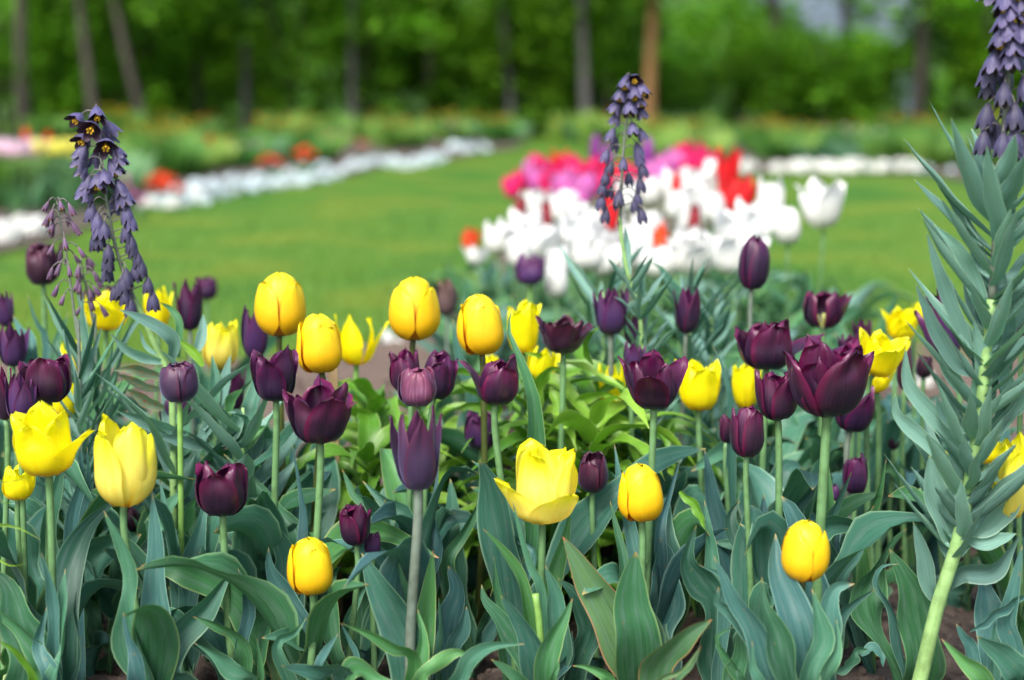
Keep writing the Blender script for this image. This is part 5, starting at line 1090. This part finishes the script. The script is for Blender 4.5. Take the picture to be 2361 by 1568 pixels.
for i, (x, y, s) in enumerate(LE): X, Y = gp(x, y + 2); s *= (.8, 1.0, .72, 1.05, .9)[i % 5]; edge(i % 2 if x > 470 else 2 - i % 2, X, Y, s, 'white edging plant in the winding row along the left side of the lawn', 'white edging plants along the left side of the lawn')
for i in range(11):
    x = 385 + i*36 + rnd.uniform(-5, 5); X, Y = gp(x, 474 - (x-385)*.165 - 18 + rnd.uniform(-3, 3)); edge(i % 2, X, Y, rnd.uniform(.85, 1.1), 'pale edging plant in the second row, just behind the winding white edging', 'pale edging plants in the second row')
for x, y, s, lb in ((82, 545, 1.0, 'round white edging plant just above the near black plum cup on the left'), (8, 560, 1.1, 'white edging plant cut by the left edge'), (48, 520, .6, 'small white edging plant between two bigger ones at the left edge')):
    X, Y = gp(x, y); edge(2, X, Y, s, lb, 'white edging plants at the left edge')
for i, (x, s) in enumerate([(1722, 1.3), (1792, 1.1), (1832, 1.3), (1855, 1.3), (1895, 1.3), (1915, 1.3), (1958, 1.4), (1982, 1.4), (2032, 1.3), (2075, 1.35), (2098, 1.35), (2132, .9), (2192, .6)]):
    X, Y = gp(x, 398 + (i % 3)); edge(2 if s > 1 else 0, X, Y, s*.92, 'white edging plant in the straight row on the far right side of the lawn', 'white edging plants on the far right')
# ---------------- border greenery behind the edging
def perennial(seed, h, r, n, lm, fcol=None, fn=0):
    rng = random.Random(seed); root = empty('border_perennial', 'x', 'plant', (0, 0, 0)); V = []; F = []; U = []
    for _ in range(n):
        a = rng.uniform(0, 6.28); rr = r*math.sqrt(rng.random()); q = Vector((math.cos(a)*rr*.6, math.sin(a)*rr*.6, 0)); d = Vector((math.cos(a)*rr*.7, math.sin(a)*rr*.7, h*rng.uniform(.6, 1.1)))
        s = Vector((-math.sin(a + 1), math.cos(a + 1), 0))*h*.05; k = len(V)
        V += [q - s*.5, q + s*.5, q + d*.5 + s, q + d*.5 - s, q + d]; F += [(k, k+1, k+2, k+3), (k+3, k+2, k+4)]; U += [(.3, 0), (.7, 0), (.9, .5), (.1, .5), (.5, .9)]
    mesh('foliage', V, F, M[lm], root, U)
    if fcol:
        V = []; F = []; U = []
        for _ in range(fn):
            a = rng.uniform(0, 6.28); rr = r*math.sqrt(rng.random()); c = Vector((math.cos(a)*rr, math.sin(a)*rr, h*rng.uniform(.85, 1.15))); k = len(V); f = .035; V.append(c + Vector((0, 0, -f*.8))); U.append((.5, 0))
            for j in range(12): b = j*math.pi/6; V.append(c + Vector((math.cos(b)*f*(1 - .2*(j % 2)), math.sin(b)*f*(1 - .2*(j % 2)), f*.5*(j % 2)))); U.append((.5, .8))
            for j in range(12): F.append((k, k+1+j, k+1+(j+1) % 12))
        mesh('blossoms', V, F, M[fcol], root, U)
    return root
M['YO'] = petalmat('petal_mustard', (0.5, 0.3, 0.01), (0.62, 0.42, 0.015), (0.62, 0.45, 0.02), (0.6, 0.3, 0.02), vals=.2)
M['pl'] = leafmat('perennial_leaf', (0.11, 0.28, 0.035), (0.22, 0.42, 0.07), (0.15, 0.3, 0.08), vein=None)
M['pl2'] = leafmat('perennial_leaf_grey', (0.08, 0.24, 0.09), (0.17, 0.36, 0.16), (0.15, 0.3, 0.18))
PP = [perennial(1, .34, .25, 240, 'pl'), perennial(2, .30, .3, 240, 'pl2'), perennial(3, .36, .28, 240, 'pl', 'YO', 12), perennial(4, .32, .25, 220, 'pl', 'OR', 4), perennial(5, .3, .28, 220, 'pl', 'PALE', 5)]
PLB = ['leafy green perennial without flowers in the far border', 'grey green perennial without flowers in the far border', 'green perennial dotted with mustard yellow flowers in the far border', 'green perennial with a few orange flowers in the far border', 'green perennial with a few pale flowers in the far border']
pu = set()
def per(i, X, Y, s):
    r = PP[i] if i not in pu else copy_tree(PP[i]); pu.add(i); r.location = (X, Y, 0); r.rotation_euler = (0, 0, rnd.uniform(0, 6.28)); r.scale = (s, s, s*rnd.uniform(.8, 1.1)); r['label'] = PLB[i]; r['group'] = PLB[i].replace(' in the far border', 's of the far border')
rp = random.Random(8)
for j in range(30): D = 9.4 + rp.random()*2.4; X = (rp.uniform(-20, 230) - 1180)/F_PX*D; per(rp.choice((1, 1, 0)), X, D, rp.uniform(.9, 1.3))
for j in range(46):                                     # behind the winding edging
    t = rp.random(); x = 300 + t*900; y0 = 468 - t*140 if t < .9 else 342; X, Y = gp(x, max(338, y0 - 12)); Y += 1.3 + rp.random()*5.5; X = (x - 1180)/F_PX*Y; per(rp.choice((0, 0, 1, 0, 3, 4, 2)), X, Y, rp.uniform(.8, 1.2))
for j in range(60): Y = 15.2 + rp.random()*9; X = (rp.uniform(1480, 2420) - 1180)/F_PX*Y; per(rp.choice((0, 0, 2, 2, 1, 4) if Y > 18 else (0, 1, 0, 4)), X, Y, rp.uniform(.9, 1.25))
for j in range(34): Y = 24 + rp.random()*4; X = (rp.uniform(100, 1600) - 1180)/F_PX*Y; per(rp.choice((0, 2, 0, 1, 3)), X, Y, rp.uniform(1.0, 1.5))

# ---------------- wood behind the garden
def treeleaf(name, a, b_):
    m, n, l, b = newmat(name); oi = n.new('ShaderNodeObjectInfo'); tc = n.new('ShaderNodeTexCoord')
    r = ramp(n, [(.35, a), (.65, b_)]); l.new(noise(n, l, 1.6, tc.outputs['Object'], 4), r.inputs[0])
    hs = n.new('ShaderNodeHueSaturation'); l.new(r.outputs[0], hs.inputs['Color']); l.new(mathn(n, l, 'ADD', mathn(n, l, 'MULTIPLY', oi.outputs['Random'], .5), .75), hs.inputs['Value'])
    l.new(hs.outputs[0], b.inputs['Base Color']); b.inputs['Roughness'].default_value = .7; b.inputs['Specular IOR Level'].default_value = .15; addtrans(m, n, l, b, mixc(n, l, 1, hs.outputs[0], (1.1, 1.3, .4), 'MULTIPLY'), .35); return m
M['t1'] = treeleaf('tree_leaves_green', (0.070, 0.205, 0.012), (0.135, 0.32, 0.018)); M['t2'] = treeleaf('tree_leaves_dark', (0.075, 0.21, 0.010), (0.14, 0.33, 0.018)); M['t3'] = treeleaf('tree_leaves_fresh', (0.10, 0.26, 0.014), (0.20, 0.39, 0.024))
M['bark'] = plain('bark_grey_brown', (0.040, 0.034, 0.026), .9, (0.085, 0.072, 0.058), 6); M['bark_light'] = plain('bark_grey', (0.055, 0.055, 0.052), .9, (0.115, 0.11, 0.11), 6); M['bark_dark'] = plain('bark_dark', (0.025, 0.02, 0.016), .9, (0.06, 0.05, 0.04), 6); M['bark_red'] = plain('bark_orange', (0.17, 0.085, 0.028), .9, (0.25, 0.14, 0.05), 5)
def leafcloud(rng, blobs, size):
    V = []; F = []
    for c, r, n in blobs:
        for _ in range(n):
            d = Vector((rng.gauss(0, 1), rng.gauss(0, 1), rng.gauss(0, .8))); d = d.normalized()*r*rng.random()**.45; q = c + d
            a = Vector((rng.gauss(0, 1), rng.gauss(0, 1), rng.gauss(0, .45))).normalized(); b = a.cross(Vector((rng.gauss(0, .5), rng.gauss(0, .5), 1))).normalized(); s = size*rng.uniform(.6, 1.3); k = len(V)
            V += [q - a*s, q + b*s*.45, q + a*s, q - b*s*.45]; F.append((k, k+1, k+2, k+3))
    return V, F
crowns = {}
def tree(x0, x1, wpx, D, bark, lm, label, var, hgt=7.0, low=1.0, den=1.0, group=None):
    """trunk seen at column x1 on the ground and at column x0 at the top of the picture"""
    rng = random.Random(label); k = D/F_PX; X1 = (x1-1180)*k; X0 = (x0-1180)*k; ztop = CAM_H + 230*k
    root = empty('tree', label, 'tree', (X1, D, 0), group); g = root.location
    sl = (X0 - X1)/ztop; r = wpx*k*.5
    P = [Vector((X1, D, -.1)), Vector((X1 + sl*1.0 + rng.uniform(-.04, .04), D, 1.0)), Vector((X1 + sl*ztop, D, ztop)), Vector((X1 + sl*hgt*.6, D, hgt*.6)), Vector((X1 + sl*hgt*.8, D, hgt))]
    V, F, U = tube_data(P, r*1.02, r*.35, 18, 10, True, .05); mesh('trunk', V, F, M[bark], root, U, g)
    for q in range(4):
        z = hgt*(.35 + .15*q); a = rng.uniform(0, 6.28); b0 = Vector((X1 + sl*z, D, z)); V, F, U = tube_data([b0, b0 + Vector((math.cos(a)*.7, math.sin(a)*.7, .6)), b0 + Vector((math.cos(a)*1.7, math.sin(a)*1.7, 1.4))], r*.35, r*.1, 8, 6); mesh('limb', V, F, M[bark], root, U, g)
    key = (var, lm, low, den)
    if key not in crowns:
        rc = random.Random(str(key)); bl = []
        for _ in range(int(20*den)):
            a = rc.uniform(0, 6.28); rr = rc.uniform(.3, 2.2); z = rc.uniform(low, 7.0); bl.append((Vector((math.cos(a)*rr, math.sin(a)*rr, z)), rc.uniform(.35, .9), 80))
        V, F = leafcloud(rc, bl, .13); o = mesh('crown', V, F, M[lm], root, None, None, False); crowns[key] = o
    else:
        o = crowns[key].copy(); COL.objects.link(o); o.parent = root
    o.rotation_euler = (0, 0, rng.uniform(0, 6.28))
for a in ((75, 68, 34, 27, 'bark', 't2', 'thick grey brown tree trunk, nearest the upper left corner', 0, 7, 2.2), (205, 232, 24, 26, 'bark', 't1', 'slim grey brown trunk right behind the tall left spike', 1, 7, 2.4), (282, 352, 22, 26, 'bark', 't1', 'leaning trunk slanting down to the right, beside the straight slim one', 2, 7, 2.2),
          (455, 470, 20, 29, 'bark_dark', 't1', 'dark trunk lost in leaves, third gap from the leaning one', 0, 7, 1.6), (580, 568, 20, 28, 'bark_light', 't3', 'pale grey trunk left of the deep dark gap in the wood', 1, 7, 1.8), (640, 618, 22, 30, 'bark_dark', 't1', 'dark trunk right beside the pale grey one', 2, 7, 2), (820, 812, 16, 28, 'bark_light', 't1', 'thin pale trunk above the tallest golden tulips', 3, 7, 1.9),
          (868, 845, 24, 31, 'bark_dark', 't2', 'dark forked trunk right of the thin pale one', 3, 7, 2), (1000, 990, 20, 30, 'bark', 't1', 'brown trunk above a closed golden tulip, mostly under leaves', 0, 7, 1.5), (1155, 1180, 20, 28, 'bark_light', 't3', 'pale crooked trunk left of the middle spike', 1, 7, 2.0), (1335, 1350, 26, 27, 'bark_light', 't1', 'grey trunk just left of the middle spike', 2, 7, 2.4),
          (1408, 1345, 34, 29, 'bark_dark', 't1', 'thick dark trunk whose foot leans in behind the grey one', 3, 7, 2.2), (1500, 1492, 30, 25, 'bark_red', 't2', 'straight orange brown pine trunk behind the middle spike', 0, 7, 3.2), (1768, 1790, 30, 30, 'bark_dark', 't1', 'dark trunk in the wood above the red tulips', 1, 7, 2), (1930, 1945, 24, 30, 'bark_dark', 't1', 'dark trunk before the pale house, left one', 2, 7, 2.3),
          (2110, 2100, 30, 28, 'bark_dark', 't2', 'dark trunk before the pale house, right one', 3, 7, 2.2), (2250, 2262, 24, 29, 'bark', 't1', 'brown trunk left of the right spike in the wood', 0, 7, 1.4)):
    tree(*a)
# shrubs and saplings under the trees
sh = []
def shrubproto(seed, lm, h, r):
    rc = random.Random(seed); root = empty('shrub', 'x', 'shrub', (0, 0, 0)); bl = [(Vector((rc.uniform(-r, r), rc.uniform(-r, r)*.7, rc.uniform(.25, h))), rc.uniform(.22, .5), 70) for _ in range(26)]
    V, F = leafcloud(rc, bl, .085); mesh('foliage', V, F, M[lm], root, None, None, False)
    for q in range(3):
        a = rc.uniform(0, 6.28); V, F, U = tube_data([Vector((0, 0, -.05)), Vector((math.cos(a)*.15, math.sin(a)*.15, h*.5)), Vector((math.cos(a)*r*.6, math.sin(a)*r*.6, h*.95))], .03, .01, 6, 6); mesh('stem', V, F, M['bark'], root, U)
    return root
SHP = [shrubproto(1, 't1', 2.4, 1.0), shrubproto(2, 't3', 2.2, .9), shrubproto(3, 't2', 2.6, 1.1), shrubproto(4, 't1', 1.5, 1.0)]; su = set()
SL = ['leafy green shrub at the edge of the wood', 'fresh yellow green shrub at the edge of the wood', 'dark green shrub at the edge of the wood', 'low green shrub at the foot of the wood']
rs = random.Random(77)
for j in range(88):
    D = rs.uniform(27.5, 36); x = rs.uniform(-60, 2420); i = rs.choice((0, 0, 1, 1, 2, 3))
    if 1790 < x < 2100:
        if rs.random() < .5: continue
        i = 3
    r = SHP[i] if i not in su else copy_tree(SHP[i]); su.add(i); r.location = ((x-1180)/F_PX*D, D, 0); r.rotation_euler = (0, 0, rs.uniform(0, 6.28)); s = rs.uniform(.9, 1.35); r.scale = (s, s, s); r['label'] = SL[i]; r['group'] = SL[i].replace('shrub', 'shrubs')
rw = random.Random(5); bl = []
for _ in range(330):
    Y = rw.uniform(38, 60); X = rw.uniform(-.5, .5)*Y; z = rw.uniform(.3, 9)
    if .15*Y < X < .30*Y and z > 1.9: continue
    bl.append((Vector((X, Y, z)), rw.uniform(.8, 1.8), 60))
V, F = leafcloud(rw, bl, .26); tag(mesh('woodland', V, F, M['t1'], None, None, None, False), 'dense dark leafy wood far behind the garden, one mass of trees', 'woodland', kind='stuff')
# far hill of forest closing the view
tag(grid('hills', -120, 120, 66, 140, 40, 14, lambda x, y: max(-.02, (y-66)*.35 + 3*mn.noise(Vector((x*.03, y*.05, 1))) if y > 67 else -.02), plain('forest_hill', (0.03, 0.085, 0.012), .9, (0.06, 0.14, 0.02), .3)), kind='structure')
# pale house glimpsed through the trees
def box(x0, x1, y0, y1, z0, z1):
    return [Vector(p) for p in ((x0, y0, z0), (x1, y0, z0), (x1, y1, z0), (x0, y1, z0), (x0, y0, z1), (x1, y0, z1), (x1, y1, z1), (x0, y1, z1))], [(0, 1, 5, 4), (1, 2, 6, 5), (2, 3, 7, 6), (3, 0, 4, 7), (4, 5, 6, 7), (3, 2, 1, 0)]
HD = 37.0; hk = HD/F_PX; hx = lambda x: (x-1180)*hk
hr = empty('house', 'pale blue grey house with a tan porch, glimpsed between the trees at the upper right', 'house', (hx(1960), HD, 0)); hg = hr.location
def hb(name, x0, x1, y0, y1, z0, z1, mat, par=None):
    V, F = box(x0, x1, y0, y1, z0, z1); return mesh(name, V, F, mat, par or hr, None, hg, False)
M['siding'] = plain('siding_blue_grey', (0.15, 0.20, 0.27), .7, (0.18, 0.23, 0.30), 3); M['tan'] = plain('porch_tan', (0.45, 0.36, 0.26), .8, (0.5, 0.42, 0.32), 5); M['glass'] = plain('window_dark', (0.05, 0.08, 0.1), .15); M['roof'] = plain('roof_grey', (0.08, 0.08, 0.09), .8, (0.12, 0.12, 0.13), 4)
zc = lambda y: CAM_H - (y-230)*hk
hb('wall', hx(1790), hx(2150), HD+2.2, HD+7, 0, 5.2, M['siding'])
V = [Vector((hx(1775), HD+1.8, 5.2)), Vector((hx(2165), HD+1.8, 5.2)), Vector((hx(2165), HD+7.4, 5.2)), Vector((hx(1775), HD+7.4, 5.2)), Vector((hx(1775), HD+4.6, 7.2)), Vector((hx(2165), HD+4.6, 7.2))]
mesh('roof', V, [(0, 1, 5, 4), (2, 3, 4, 5), (1, 2, 5), (3, 0, 4), (3, 2, 1, 0)], M['roof'], hr, None, hg, False)
hb('porch_deck', hx(1925), hx(2055), HD, HD+2.1, zc(212), zc(190), M['tan'])
for a_ in (1930, 1995, 2040): hb('porch_post', hx(a_), hx(a_+9), HD+.05, HD+.15, zc(190), zc(130), M['tan'])
for a_ in (1925, 2050): hb('porch_post', hx(a_), hx(a_+9), HD+.2, HD+.3, 0, zc(212), M['tan'])
for a_ in (1960, 2020): 
    wf = hb('window', hx(a_), hx(a_+34), HD+2.14, HD+2.18, zc(175), zc(130), M['tan']); hb('pane', hx(a_+3), hx(a_+31), HD+2.11, HD+2.138, zc(171), zc(134), M['glass'], wf)
